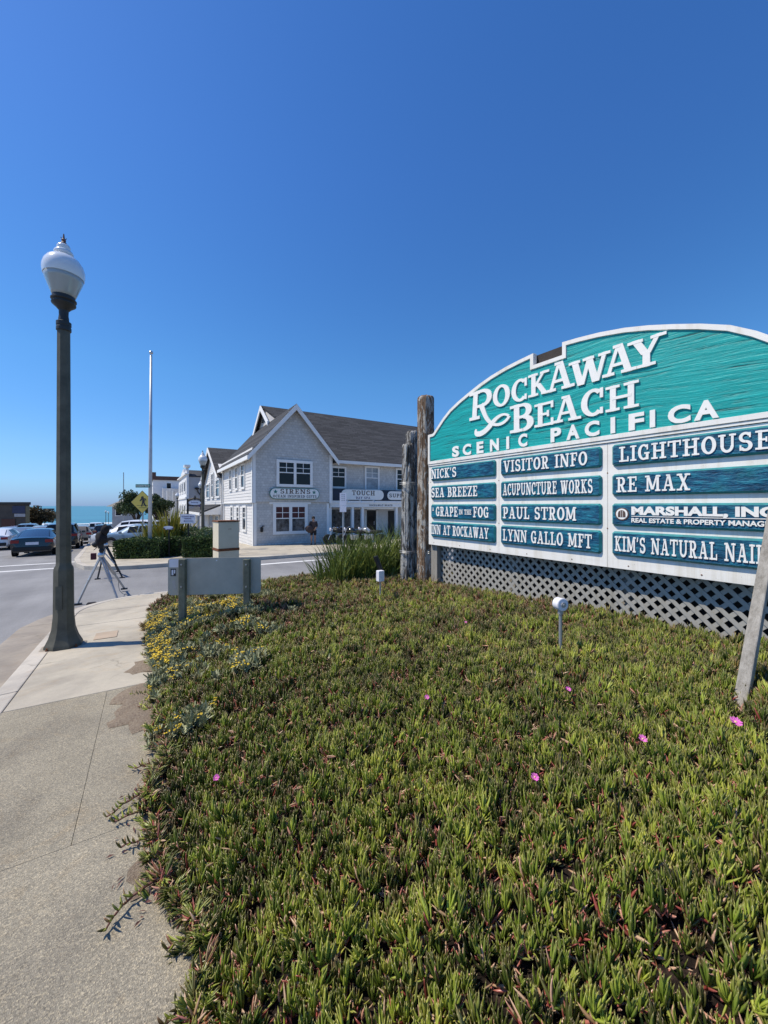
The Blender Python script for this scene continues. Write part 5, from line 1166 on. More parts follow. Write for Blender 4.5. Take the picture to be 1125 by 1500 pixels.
for x in (6.76, 9.28): g = MB(); star(g, x, 2.48, .15, FY); g.build('star', M['sign_green'], s1_)
# meter / hose bib by the corner
g = MB(); g.lathe((5.98, VF+.05, .18), [(.03,-.2), (.09,-.15), (.09,.08), (.04,.12)], 10); g.tube([(5.98, VF+.08, .25), (6.0, VF+.0, .36), (6.12, VF, .36)], .03, 6); tag(g.build('wall_ashtray', M['black']), 'small black ashtray fixed on the shingle wall near the corner', 'ashtray')
# wing to the right
WX0, WX1, WV, RZ, RV = 10.6, 24.0, 25.0, 9.58, 31.0; WE = 4.85
g = MB(); g.box(8.0, WX1, 27.2, 37, GB-.4, 4.7); g.box(WX0, WX1, WV+.02, 27.3, 1.95, 4.7)
g.prism([(WV+.1,4.7), (36.9,4.7), (RV,RZ-.15)], lambda p: (8.0, p[0], p[1]), lambda p: (WX1, p[0], p[1])); g.build('wall', M['shingle'], shop)
tag(lapwall('shingle_courses', 'y', WV+.02, WX0, WX1, 1.95, 4.75, M['shingle'], shop, .16), kind='stuff')
wsl = (RZ-WE)/(RV-WV+.4)
g = MB(); wedge(g, [(7.7, WV-.45, WE-.02), (WX1+.3, WV-.45, WE-.02), (WX1+.3, RV, RZ), (7.7, RV, RZ)], .12); wedge(g, [(7.7, 37.4, WE-.02), (WX1+.3, 37.4, WE-.02), (WX1+.3, RV+.001, RZ), (7.7, RV+.001, RZ)], .12)
# keep the lower left corner of the wing roof from sticking out past the gable block
g.v = [(max(p[0], 10.9) if (p[2] < 6 and p[1] < 30) else p[0], p[1], p[2]) for p in g.v]
rf2 = g.build('roof', M['roof'], shop)
g = MB(); g.box(10.9, WX1+.3, WV-.53, WV-.44, WE-.26, WE-.04); g.box(10.9, WX1+.2, WV-.44, WV, WE-.22, WE-.16); g.build('gutter', M['trim'], rf2)
g = MB()
for sgn in (-1, 1):
    q = [(RV, RZ-.02), (RV+sgn*6.2, RZ-.02-6.2*wsl), (RV+sgn*6.2, RZ-.40-6.2*wsl), (RV, RZ-.40)]
    if sgn < 0: q = [(RV, RZ-.02), (RV-2.2, RZ-.02-2.2*wsl), (RV-2.2, RZ-.4-2.2*wsl), (RV, RZ-.40)]
    g.prism(q, lambda p: (7.62, p[0]+.002*sgn, p[1]), lambda p: (7.70, p[0]+.002*sgn, p[1]))
g.build('barge_board', M['trim'], rf2)
g = MB(); g.prism([(RV-.75, RZ-1.25), (RV+.75, RZ-1.25), (RV, RZ-.55)], lambda p: (7.93, p[0], p[1]), lambda p: (8.0, p[0], p[1])); g.build('gable_triangle', M['black'], shop)  # dark triangle set inside the wing's left gable end
window(shop, 'y', WV-.004, 11.05, 12.25, 2.85, 4.42, trimw=.13); window(shop, 'y', WV-.004, 13.78, 15.05, 2.72, 4.58, trimw=.13, pane=M['glass_pale'], top_pane=M['glass_pale']); window(shop, 'y', WV-.004, 16.55, 17.75, 2.75, 4.55, trimw=.13)
window(shop, 'y', WV-.004, 19.3, 20.5, 2.75, 4.55, trimw=.13)
g = MB(); g.box(WX0+.05, WX1, WV-.75, WV, 1.98, 2.78); g.build('sign_fascia', M['navy'], shop)
g = MB(); g.box(WX0+.05, WX1, WV-.85, WV+1.9, 1.80, 1.96); g.box(WX0+.05, WX1, WV-.80, WV-.66, 1.50, 1.80); g.build('canopy', M['trim'], shop)
SV = 26.0
g = MB(); g.box(WX0-.1, WX1, SV, SV+.2, GB-.3, 1.8); g.build('wall', M['siding'], shop)
g = MB()
for u in (10.62, 12.35, 13.15, 16.1, 17.4, 20.0, 22.5): g = MB(); g.box(u, u+.19, WV-.72, WV-.53, GB-.2, 1.5); g.build('porch_post', M['trim'], shop)
for k, u in enumerate((10.75, 12.55)):
    window(shop, 'y', SV-.004, u-.1, u+1.75, -.3, 1.45, trimw=.12, pairs=1, pane=M['shop_glass'], split=False)
window(shop, 'y', SV-.004, 18.6, 20.4, -.3, 1.45, trimw=.12, pane=M['shop_glass'], split=False)
dr = MB(); dr.box(14.5, 15.35, SV-.05, SV, GB-.1, 1.25); dr = dr.build('door', M['black'], shop)
g = MB(); g.box(14.62, 15.23, SV-.06, SV-.052, -.5, 1.1); g.build('pane', M['glass'], dr); g = MB(); g.tube([(15.15, SV-.1, .1), (15.15, SV-.1, .4)], .02, 6); g.build('handle', M['chrome'], dr)
g = MB()
for u in (14.36, 15.36): g.box(u, u+.13, SV-.07, SV, GB-.1, 1.4)
g.box(14.36, 15.49, SV-.07, SV, 1.27, 1.42); g.box(13.35, 16.1, WV-.60, WV-.5, 1.36, 1.48); g.build('door_frame', M['trim'], shop)
dr = MB(); dr.box(16.5, 17.1, SV-.05, SV, GB-.1, 1.2); dr.build('door', M['black'], shop)
yT = WV-.77; FT = lambda x, z, n_: (x, yT-n_, z)
s2_ = board('white sign reading Touch Day Spa on the navy fascia', 11.50, 14.97, 2.03, 2.76, yT, rim=M['sign_cream']); g = MB(); serif_text(g, 'TOUCH', 12.32, 14.20, 2.36, 2.70, FT, .056, .063, .14); g.build('lettering', M['ink_brown'], s2_); g = MB(); serif_text(g, 'DAY SPA', 12.64, 13.80, 2.10, 2.26, FT, .056, .062, .16); g.build('lettering', M['purple'], s2_)
s3_ = board('white sign starting with Supreme on the navy fascia, cut off by the grey pile', 15.30, 20.2, 2.05, 2.70, yT, rim=M['sign_cream']); g = MB(); serif_text(g, 'SUPREME', 15.45, 17.75, 2.24, 2.52, FT, .056, .063, .14); g.build('lettering', M['ink'], s3_)
g = MB(); serif_text(g, 'ROCKAWAY BEACH', 13.75, 15.75, 1.58, 1.70, lambda x, z, n_: (x, WV-.80-n_, z), 0, .01, .16); g.build('lettering', M['ink'], shop)
for k, u in enumerate((11.9, 12.9, 14.0)):
    g = MB(); g.tube([(u, WV-.8, 1.97), (u, WV-1.05, 2.0), (u, WV-1.15, 1.92)], .018, 6); g.lathe((u, WV-1.15, 1.84), [(.07,0), (.05,.05), (.02,.09)], 10); g.build('spot_lamp', M['trim'], shop)
# cross-gabled neighbour
nb = root('shop_building', (8, 40, gz(40)), 'white clapboard building with a street facing gable and porch awning, left of the gift shop', 'building')
zg = gz(40); U2 = 5.35
g = MB(); g.prism([(34.7,zg-1), (45.5,zg-1), (45.5,4.25), (40.05,7.05), (34.7,4.4)], lambda p: (U2, p[0], p[1]), lambda p: (14, p[0], p[1])); g.build('wall', M['siding'], nb)
tag(lapwall('clapboards', 'x', U2, 34.7, 45.5, zg-.5, 6.95, M['siding'], nb, .2, lambda z: (34.7, 45.5) if z < 4.3 else (34.7+5.35*(z-4.3)/2.75, 45.5-5.45*(z-4.3)/2.75)), kind='stuff')
g = MB(); wedge(g, [(U2-.4,34.2,4.05), (14,34.2,4.05), (14,40.05,7.2), (U2-.4,40.05,7.2)], .12); wedge(g, [(U2-.4,46.1,4.0), (14,46.1,4.0), (14,40.05,7.201), (U2-.4,40.05,7.201)], .12); rf3 = g.build('roof', M['roof'], nb)
g = MB()
for a, b in (((34.2,4.02),(40.05,7.17)), ((46.1,3.97),(40.05,7.17))): g.prism([a, b, (b[0],b[1]-.36), (a[0],a[1]-.3)], lambda p: (U2-.46, p[0], p[1]), lambda p: (U2-.40, p[0], p[1]))
g.build('barge_board', M['trim'], rf3)
for v0, v1, z0, z1 in ((35.2,37.3,2.3,4.0), (38.7,40.1,2.3,4.75), (41.4,43.7,2.3,3.9)): window(nb, 'x', U2-.03, v0, v1, z0, z1, trimw=.16, pairs=1)
g = MB(); g.prism([(3.7,1.05), (U2,1.75), (U2,1.6), (3.7,.92)], lambda p: (p[0], 35, p[1]), lambda p: (p[0], 49, p[1])); g.build('awning', M['roof'], nb); g = MB(); g.box(3.66, 3.72, 34.9, 49, .80, 1.04); g.prism([(3.72,.85), (U2,.85), (U2,1.6), (3.72,.92)], lambda p: (p[0], 34.9, p[1]), lambda p: (p[0], 34.98, p[1]))
g.build('porch_frame', M['trim'], nb)
for v in (35.1, 38.5, 42, 45.5, 48.6): g = MB(); g.box(3.75, 3.9, v, v+.15, zg-.8, .79); g.build('porch_post', M['trim'], nb)
window(nb, 'x', U2-.03, 35.6, 37.8, -.6, .8, trimw=.12, pane=M['glass_pale'], split=False); window(nb, 'x', U2-.03, 39, 42, -.9, .8, trimw=.12, pane=M['glass_pale'], split=False)
# white false-front building beyond
u0 = 5.0; v0 = ONU(273, 700, u0)[0]; ff = root('shop_building', (u0+4, v0, gz(v0)), 'white false front building with curved parapet and grey side wall', 'building'); zt = 6.9
g = MB(); g.box(u0+.3, 15, v0, v0+16, gz(v0)-1.5, 6.1); g.build('wall', M['grey_wall'], ff)
g = MB(); q = [(v0-.3,gz(v0)-1.5), (v0+16,gz(v0)-1.5), (v0+16,5.8), (v0+11,5.9), (v0+10.4,7.0), (v0+5.6,7.6), (v0+5.2,7.0), (v0+1.6,6.6), (v0+1.2,7.4), (v0-.1,7.4), (v0-.3,6.9)]; g.prism(q, lambda p: (u0, *p), lambda p: (u0+.3, *p)); g.build('facade', M['white_wall'], ff)
g = MB(); g.box(u0-.25, u0+.32, v0-.45, v0+16, 6.3, 6.5); g.box(u0-.15, u0, v0-.3, v0+16, 2.7, 2.95); g.box(u0-.3, u0+.5, v0-.5, v0+1.3, 7.4, 7.7); g.build('cornice', M['trim'], ff)
for z0, z1 in ((3.6,5.5), (-.4,1.9)):
    for k in range(3): window(ff, 'x', u0, v0+1.2+k*4.6, v0+3.6+k*4.6, z0, z1, trimw=.25, split=False)
g = MB(); wedge(g, [(u0+.3,v0-.1,6.15), (15,v0-.1,6.15), (15,v0+4,7.3), (u0+.3,v0+4,7.3)], .2); g.build('roof', M['roof'], ff)
# hanging bracket on that side wall
g = MB(); c0 = Vector((6.6, v0-.25, 3.6)); g.tube([c0+Vector((.9,0,-.9)), c0+Vector((.4,0,-.5)), c0, c0+Vector((-.15,0,.35))], .09, 8); g.lathe(tuple(c0+Vector((-.2,0,.4))), [(.05,0), (.3,.15), (.32,.3), (.1,.4)], 10); tag(g.build('wall_lamp', M['black']), 'curved black gooseneck lamp on the grey side wall of the false front building', 'wall lamp')
# pale far building with brown roof band
v1 = 84.; a0 = ONV(224, 700, v1); a1 = ONV(262, 700, v1); fb = root('far_building', ((a0[0]+a1[0])/2, v1, gz(v1)), 'pale flat building with brown roof band behind the dark tree', 'building'); T = ONV(224, 698, v1)[1]
g = MB(); g.box(a0[0], a1[0]+3, v1, v1+12, gz(v1)-3, T-.6); g.build('wall', M['white_wall'], fb); g = MB(); g.box(a0[0]-.1, a1[0]+3, v1-.25, v1+12, T-.62, T+.1); g.box(a0[0]-.3, a0[0]+.5, v1-.3, v1+.5, T-.5, T+.8); g.build('roof_band', M['roof_brown'], fb)
for px in (246,): w_ = ONV(px, 707, v1); window(fb, 'y', v1, w_[0]-.3, w_[0]+.6, w_[1]-1.6, w_[1], trimw=.1, split=False)
zz = ONV(240, 716, v1)[1]; g = MB(); g.box(a0[0]+1.5, a1[0]+3, v1-2.5, v1, gz(v1)-3, zz); g.build('wall', M['siding'], fb)
g = MB()
for k in range(7): x = a0[0]+2.0+k*.95; g = MB(); g.box(x, x+.28, v1-2.7, v1-2.5, gz(v1)-2, zz-.4); g.build('pilaster', M['trim'], fb)
# beach house by the sea
v2 = 118.; a0 = ONV(160, 748, v2); a1 = ONV(180, 748, v2); bh = root('beach_house', (a0[0]+2, v2, gz(v2)), 'small pale beach house with a hipped roof beyond the dark tree', 'building'); zt = ONV(160, 742, v2)[1]
g = MB(); g.box(a0[0]+.6, a1[0]+3, v2, v2+9, gz(v2)-1, zt); g.build('wall', M['grey_wall'], bh); g = MB(); q = [(a0[0]-.6, v2-1, zt), (a1[0]+4, v2-1, zt), (a1[0]+4, v2+10, zt), (a0[0]-.6, v2+10, zt), (a0[0]+4, v2+4.5, zt+2.6), (a1[0]+2, v2+4.5, zt+2.6)]; g.add(q, [(0,1,5,4), (1,2,5), (2,3,4,5), (3,0,4), (0,1,2,3)]); g.build('roof', plain('tan_roof', (.26,.24,.20), .9), bh)
window(bh, 'y', v2, a0[0]+1.2, a0[0]+2.6, zt-2.4, zt-.8, trimw=.15, split=False)
g = MB(); p = AT(181, 720, 95); g.tube([(p[0],p[1],gz(p[1])), (p[0],p[1],AT(181,692,95)[2])], .09, 8); tag(g.build('mast', M['steel']), 'thin grey mast rising behind the tree near the sea', 'mast')
# dark brown building on the left
v3 = ONU(43, 750, -19)[0]; ax0 = AT(-60, 750, 66); ax1 = AT(43.5, 750, 66); d = Vector((ax1[0]-ax0[0], ax1[1]-ax0[1], 0)).normalized(); ay = Vector((ax1[0], ax1[1], 0)).normalized(); z0 = gz(ax1[1])-2; zt = AT(0, 735.5, 66)[2]
br = root('restaurant_building', (ax1[0], ax1[1], gz(ax1[1])), 'low dark brown flat roofed building at the left with a pale name panel', 'building'); L = (Vector(ax1[:2])-Vector(ax0[:2])).length
BR = lambda p: Vector((ax0[0], ax0[1], 0))+d*p[0]+ay*p[1]+Vector((0,0,p[2]))
g = MB(BR); g.box(0, L, 0, 12, z0, zt-.4); g.build('wall', M['brown_wall'], br); g = MB(BR); g.box(-.2, L+.2, -.3, 12.2, zt-.42, zt); g.build('parapet', M['black'], br)
k = L/103.5; X = lambda px: (px+60)*k; Zp = lambda py: AT(0, py, 66)[2]
g = MB(BR); g.box(X(18), X(37), -.12, 0, Zp(752), Zp(741)); g.build('wall_panel', M['purple_wall'], br); g = MB(BR); g.box(X(21), X(37), -.25, -.13, Zp(757), Zp(752.5)); g.build('name_panel', plain('dim_sign_panel', (.30,.30,.32), .6), br)
g = MB(BR); g.box(X(37.5), X(43.5), -.35, 0, z0, Zp(741)); g.build('pilaster', plain('olive_block', (.12,.11,.07), .9), br); g = MB(BR); g.box(X(2), X(22), -.15, 0, z0, Zp(760)); g.build('entrance', plain('dark_red_brick', (.07,.03,.025), .9), br)
# bus shelter frame by the sea
p0 = AT(66, 746, 85); p1 = AT(77, 746, 85); g = MB(); zz = p0[2]; g.bar((p0[0], p0[1], zz), (p1[0], p1[1], zz), 1.0, .35); g.tube([(p1[0],p1[1],gz(p1[1])), (p1[0],p1[1],zz)], .1, 6); g.tube([(p0[0],p0[1],gz(p0[1])), (p0[0],p0[1],zz)], .08, 6); tag(g.build('shelter', M['lamp_metal']), 'dark flat shelter roof on thin posts near the bronze tree', 'shelter')

# ------------------------------------------------------------ poles and small signs
p = AT(219.5, 800, 16.9); zt = AT(221, 520, 16.9)[2]; fp = root('flagpole', (p[0], p[1], gz(p[1])), 'tall bare pale flagpole with a ball top behind the left hedge', 'flagpole'); pt = AT(221.3, 520, 16.9)
g = MB(); g.tube([(p[0],p[1],gz(p[1])), (p[0]*.5+pt[0]*.5, p[1]*.5+pt[1]*.5, (zt+gz(p[1]))/2), (pt[0],pt[1],zt)], [.085,.07,.045], 14); g.build('pole', M['flag_pole'], fp, smooth=True)
g = MB(); g.lathe((pt[0],pt[1],zt), [(.02,-.02), (.05,0), (.02,.02), (.065,.05), (.085,.10), (.07,.15), (.02,.185)], 16); g.build('finial', M['chrome'], fp, smooth=True)
def facing(c, D=None):  # board frame turned to the approaching street
    ax = Vector((CA, -SA, 0)); return lambda x, z, n_: Vector((c[0], c[1], c[2]))+ax*x+Vector((0,0,z))+Vector((-SA, -CA, 0))*n_
c = AT(208.6, 735.5, 18.4); rt = root('crossing_sign', (c[0], c[1], gz(c[1])), 'yellow diamond pedestrian crossing sign on a thin post', 'sign'); Fc = facing(c); h = 17*18.4/560
def dia(r_): return [(0,-r_), (r_,0), (0,r_), (-r_,0)]
g = MB(); g.prism(dia(h), lambda p: Fc(*p, 0), lambda p: Fc(*p, .006)); g.build('rim', M['ink'], rt); g = MB(); g.prism(dia(h*.955), lambda p: Fc(*p, .005), lambda p: Fc(*p, .010)); g.build('plate', M['yellow'], rt)
g = MB(); kx = h/17
def SP(x, y): return ((x-208.3)*kx, (735.3-y)*kx)
figs = [[(206.2,728.5),(207.6,726.8),(209.8,726.8),(210.6,728.3),(209.6,729.8),(207.2,730)], [(206.4,729.6),(210.4,729.4),(212,733),(211.4,735.5),(208,736),(208.4,731.5)], [(206.6,730),(208.4,731.2),(206.6,733.4),(204.4,734),(204.6,732.8)], [(210.4,729.4),(213.2,730),(214.3,732.6),(213.4,733.2),(211.6,731.2)], [(208,735.6),(210.6,735.2),(209,738.5),(208,741.8),(206.4,741.4),(207.4,738)], [(209.6,735),(211.4,735.2),(212.8,738.6),(214.6,741.4),(213,741.8),(210.6,739)]]
for i, f_ in enumerate(figs): g.prism([SP(*q) for q in f_], lambda p: Fc(*p, .0105), lambda p, i=i: Fc(*p, .0125+i*.0006))
for y in (739.8, 743.2): g.prism([SP(198+(2 if y < 741 else 5), y), SP(218-(0 if y < 741 else 4), y), SP(218-(0 if y < 741 else 4), y+.5), SP(198+(2 if y < 741 else 5), y+.5)], lambda p: Fc(*p, .0105), lambda p: Fc(*p, .0118))
g.build('walking_figure', M['ink'], rt); g = MB(); g.tube([Fc(0, -h*1.2-1.9, -.03), Fc(0, h*.9, -.03)], .032, 8); g.build('post', M['steel'], rt)
c = AT(209, 711.8, 16.6); rt = root('street_name_sign', (c[0], c[1], c[2]), 'green street name blade at the flagpole above the yellow sign', 'sign'); Fc = facing(c); k = 16.6/560
g = MB(); g.prism([(-10*k,-2.4*k), (11*k,-2.4*k), (11*k,2.4*k), (-10*k,2.4*k)], lambda p: Fc(*p, 0), lambda p: Fc(*p, .02)); g.build('blade', M['street_green'], rt)
g = MB(); sans_text(g, 'ROCKAWAY BEACH', -9*k, 10*k, -1.3*k, 1.3*k, Fc, .0205, .023, .01); g.build('lettering', M['letter'], rt)
g = MB(); g.tube([Fc(11*k, 0, .0), Fc(13*k, 0, -.1)], .02, 6); g.build('bracket', M['steel'], rt)
def small_sign(px, py, D, w, h, label, build, ptop=None, post=True):
    c = AT(px, py, D); rt = root('direction_sign', (c[0], c[1], gz(c[1])), label, 'sign', 'small signs behind the hedges'); Fc = facing(c); k = D/560
    if post: g = MB(); g.tube([Fc(0, gz(c[1])-c[2], -.04), Fc(0, (ptop if ptop is not None else h/2)*k, -.04)], .03, 8); g.build('post', M['black'], rt)
    build(rt, Fc, k); return rt
def arrow(g, x0, x1, z, t, F, n0=.02, n1=.024):
    s_ = 1 if x1 > x0 else -1; hd = t*3; g.prism([(x0,z-t/2), (x1-s_*hd,z-t/2), (x1-s_*hd,z-hd*.55), (x1,z), (x1-s_*hd,z+hd*.55), (x1-s_*hd,z+t/2), (x0,z+t/2)], lambda p: F(*p, n0), lambda p: F(*p, n1))
def b1(rt, F, k):
    g = MB(); g.prism([(-11*k,-7*k), (10.5*k,-6.5*k), (10.5*k,6.5*k), (-11*k,7*k)], lambda p: F(*p, 0), lambda p: F(*p, .02)); g.build('panel', M['sign_white2'], rt)
    g = MB(); sans_text(g, 'ROCKAWAY BEACH', -9*k, 9*k, 2.6*k, 4.6*k, F, .021, .025, .01); sans_text(g, 'PARKING', -5*k, 5*k, -.4*k, 1.4*k, F, .021, .025, .01); arrow(g, 8*k, -6.5*k, -3.2*k, .7*k, F, .021, .025); g.build('lettering', M['purple'], rt)
small_sign(275.5, 760, 17.6, 22, 14, 'white parking sign with a purple arrow pointing left', b1)
def ell(rx, rz, n=28): return [(rx*math.cos(2*PI*i/n), rz*math.sin(2*PI*i/n)) for i in range(n)]
def b2(rt, F, k):
    g = MB(); g.prism(ell(9*k, 3.2*k), lambda p: F(*p, 0), lambda p: F(*p, .02)); g.build('panel', M['sign_white2'], rt)
    g = MB(); g.tube([F(x*k, (4.2+2.2*math.cos(x/9*1.6))*k, .0) for x in np.linspace(-9, 9, 13)], .05, 6); g.lathe(tuple(F(0, 7*k, 0)), [(.02,-.1), (.07,0), (.02,.12)], 8); g.tube([F(x*k, (-3.4-1.0*math.cos(x/9*1.6))*k, .0) for x in np.linspace(-9, 6, 9)], .035, 6); g.build('scroll', M['black'], rt)
    g = MB(); sans_text(g, 'Rockaway', -5*k, 5*k, -.9*k, 1.3*k, F, .021, .025, .01); arrow(g, 2*k, 9.5*k, -4.4*k, 1.0*k, F, .0, .03); g.build('lettering', M['purple'], rt)
    g = MB(); g.tube([F(-10.5*k, -22*k, 0), F(-10.5*k, 6*k, 0)], .045, 8); g.tube([F(-10.5*k, 4*k, 0), F(-8*k, 4*k, 0)], .02, 6); g.build('post', M['black'], rt)
small_sign(285.5, 736.5, 17.9, 18, 8, 'ornate hanging oval sign with a right pointing arrow on a black bracket', b2, post=False)
def b3(rt, F, k):
    g = MB(); g.prism(ell(7.5*k, 2.7*k), lambda p: F(*p, 0), lambda p: F(*p, .02)); g.build('panel', M['purple'], rt); g = MB(); g.prism(ell(7*k, 1.9*k), lambda p: F(p[0], p[1]+1.2*k, .021), lambda p: F(p[0], p[1]+1.2*k, .024)); arrow(g, 6*k, -5*k, -1.2*k, .8*k, F, .025, .028); g.build('lettering', M['sign_white2'], rt)
small_sign(247, 773.5, 17.0, 14, 6, 'small oval purple and white sign with a left arrow among the flax', b3, ptop=14)
small_sign(243.5, 752.5, 19.3, 6, 7, 'small square dark sign on a thin post above the flax', lambda rt, F, k: MB().prism([(-3*k,-3.6*k), (3*k,-3.6*k), (3*k,3.6*k), (-3*k,3.6*k)], lambda p: F(*p, 0), lambda p: F(*p, .03)).build('panel', M['ink_brown'], rt))
# parking regulation sign in front of the spa
c = AT(502.5, 736, 19.5); rt = root('parking_sign', (c[0], c[1], gz(c[1])), 'white parking regulation sign on a grey post in front of the spa', 'sign'); Fc = facing(c); k = 19.5/560
g = MB(); g.prism([(-4.8*k,-14*k*.3), (4.8*k,-14*k*.3), (4.8*k,14*k), (-4.8*k,14*k)], lambda p: Fc(p[0], p[1], 0), lambda p: Fc(p[0], p[1], .01)); g.prism([(-4.8*k,-14*k), (4.8*k,-14*k), (4.8*k,-4.6*k), (-4.8*k,-4.6*k)], lambda p: Fc(*p, 0), lambda p: Fc(*p, .01)); g.build('plate', M['sign_white2'], rt)
g = MB()
for y in (11, 8.4, 5.5, 2.5): 
    for x in (-2.3, .7): g.prism([(x*k,y*k), ((x+1.8)*k,y*k), ((x+1.8)*k,(y+1.3)*k), (x*k,(y+1.3)*k)], lambda p: Fc(*p, .0105), lambda p: Fc(*p, .012))
g.build('print', M['steel'], rt); g = MB(); g.tube([Fc(0, gz(c[1])-c[2], -.03), Fc(0, 14*k, -.03)], .03, 8); g.build('post', M['steel'], rt)

# ------------------------------------------------------------ vehicles
def make_car(kind, paint):
    rt = root('parked_car', (0,0,0), 'x', 'car')
    if kind == 'sedan':   # y (rear -> front), half width low, belt z, roof half width, roof z
        ST = [(-2.38,.62,.62,.60,.64), (-2.32,.86,.92,.74,.98), (-1.95,.90,.98,.72,1.04), (-1.15,.92,.98,.60,1.40), (-.2,.92,.96,.60,1.46), (.45,.92,.94,.60,1.41), (1.25,.91,.93,.74,1.02), (2.05,.86,.84,.70,.88), (2.34,.70,.62,.62,.66)]; cab = (2, 6); W_ = .92
    elif kind == 'suv':
        ST = [(-2.36,.66,.70,.62,.74), (-2.30,.90,1.06,.72,1.16), (-2.05,.93,1.08,.66,1.66), (-1.2,.95,1.08,.68,1.76), (-.1,.95,1.06,.68,1.77), (.55,.95,1.05,.66,1.70), (1.2,.94,1.05,.78,1.14), (2.05,.90,.96,.74,1.0), (2.34,.74,.68,.66,.72)]; cab = (1, 6); W_ = .95
    else:  # wagon
        ST = [(-2.3,.64,.66,.60,.70), (-2.24,.87,.96,.72,1.04), (-1.95,.90,.97,.64,1.44), (-1.1,.91,.97,.64,1.52), (-.1,.91,.96,.64,1.53), (.5,.91,.95,.62,1.47), (1.2,.90,.94,.74,1.04), (2.0,.86,.86,.70,.90), (2.28,.70,.62,.62,.66)]; cab = (1, 6); W_ = .91
    rings = []
    for y, w, zb_, wt, zt in ST: rings.append([(-w*.86,y,.24), (-w,y,.42), (-w,y,zb_-.14), (-w*.965,y,zb_), (-wt,y,zt-.05), (-wt*.8,y,zt), (0,y,zt+.02), (wt*.8,y,zt), (wt,y,zt-.05), (w*.965,y,zb_), (w,y,zb_-.14), (w,y,.42), (w*.86,y,.24)])
    n = 13; g = MB(); g.v = [p for r_ in rings for p in r_]
    for k in range(len(ST)-1):
        for i in range(n): g.f.append((k*n+i, k*n+(i+1) % n, (k+1)*n+(i+1) % n, (k+1)*n+i)); g.m.append(0)
    g.f += [tuple(range(n)), tuple((len(ST)-1)*n+i for i in range(n))]; g.m += [0, 0]
    body = g.build('body', paint, rt, smooth=True, world=False, auto=32)
    def q4(a, b, c, d, ins, off, nm, par=rt, m=M['glass']):
        a, b, c, d = map(Vector, (a, b, c, d)); ce = (a+b+c+d)/4; nn = (b-a).cross(d-a).normalized()
        if nn.dot(ce-Vector((0,0,.8))) < 0: nn = -nn
        g = MB(); g.add([p+(ce-p)*ins+nn*off for p in (a,b,c,d)]+[p+(ce-p)*(ins*.9)+nn*-.01 for p in (a,b,c,d)], [(0,1,2,3), (0,1,5,4), (1,2,6,5), (2,3,7,6), (3,0,4,7)]); return g.build(nm, m, par, world=False)
    c0, c1 = cab
    for k in range(c0, c1):
        if c0 < k < c1-1 or (kind != 'sedan' and k == c0+1) :
            for s_ in (3, 8): q4(rings[k][s_], rings[k+1][s_], rings[k+1][s_+1], rings[k][s_+1], .10, .012, 'side_window')
    q4(rings[c0][4], rings[c0][8], rings[c0+1][8], rings[c0+1][4], .09, .03, 'rear_window'); q4(rings[c1-1][4], rings[c1-1][8], rings[c1][8], rings[c1][4], .06, .03, 'windscreen')
    r1, r2 = ST[1], ST[0]; zb_ = r1[2]
    for s_ in (-1, 1):
        g = MB(); g.box(*sorted((s_*.52, s_*r1[1]*.99)), r1[0]-.06, r1[0]+.22, zb_-.20, zb_-.04); g.build('tail_light', plain('tail_light_red', (.25,.012,.012), .2) if 'TL' not in M else M['TL'], rt, world=False); M.setdefault('TL', bpy.data.materials.get('tail_light_red'))
        g = MB(); f_ = ST[-2]; g.box(*sorted((s_*.50, s_*f_[1]*.97)), f_[0]+.02, f_[0]+.20, f_[2]-.20, f_[2]-.04); g.build('headlight', M['chrome'], rt, world=False)
        g = MB(); m_ = ST[5]; g.box(*sorted((s_*(W_-.02), s_*(W_+.19))), .72, .84, m_[2]-.02, m_[2]+.12); bevel(g.build('mirror', paint, rt, world=False), .03)
    g = MB(); g.box(-.78, .78, r1[0]-.10, r1[0]+.1, .30, .52); bevel(g.build('bumper', M['black'], rt, world=False), .03)
    g = MB(); g.box(-.26, .26, r1[0]-.075, r1[0]-.03, zb_-.30, zb_-.16); g.build('number_plate', M['sign_white2'], rt, world=False)
    for x in (-1, 1):
        for y in (-1.42, 1.42):
            R_ = .35 if kind == 'suv' else .32; s_ = x*(W_-.10)
            g = MB(); g.lathe((s_, y, R_), [(R_*.60,-.11), (R_*.93,-.11), (R_,-.08), (R_,.08), (R_*.93,.11), (R_*.60,.11)], 24, axis='x'); wh = g.build('wheel', M['rubber'], rt, world=False, smooth=True, auto=40)
            g = MB(); g.lathe((s_, y, R_), [(R_*.1,-.115), (R_*.64,-.116), (R_*.64,.116), (R_*.1,.115)], 10, axis='x'); g.build('rim', M['chrome'], wh, world=False)
            g = MB(); g.lathe((x*(W_-.02), y, R_+.02), [(R_*1.16,-.02), (R_*1.16,.006)], 24, axis='x'); g.build('wheel_arch', M['black'], rt, world=False)
    return rt
paints = {'navy': paintm('dark_slate_paint', (.010,.013,.017), .2, 0), 'white': paintm('white_car_paint', (.72,.73,.74), .3, 0), 'silver': paintm('silver_car_paint', (.42,.44,.46), .3, .5), 'black': paintm('black_car_paint', (.012,.012,.014)), 'grey': paintm('mid_grey_paint', (.14,.15,.16)), 'red': paintm('maroon_paint', (.16,.02,.02)), 'tan': paintm('tan_paint', (.30,.24,.17), .3, .1), 'blue': paintm('pale_blue_paint', (.20,.28,.36))}
protos = {}
def car(kind, col, u, v, rz, label, group='cars along the street'):
    key = (kind, col)
    if key not in protos: o = make_car(kind, paints[col]); protos[key] = o
    else: o = copy_tree(protos[key])
    o.location = (u, v, gz(v)-.14); o.rotation_euler = (R(-2.0)*math.cos(rz), R(2.0)*math.sin(rz)*-1, rz); o['label'] = label; o['group'] = group; return o
def cpos(px, D): return AT(px, 800, D)[:2]
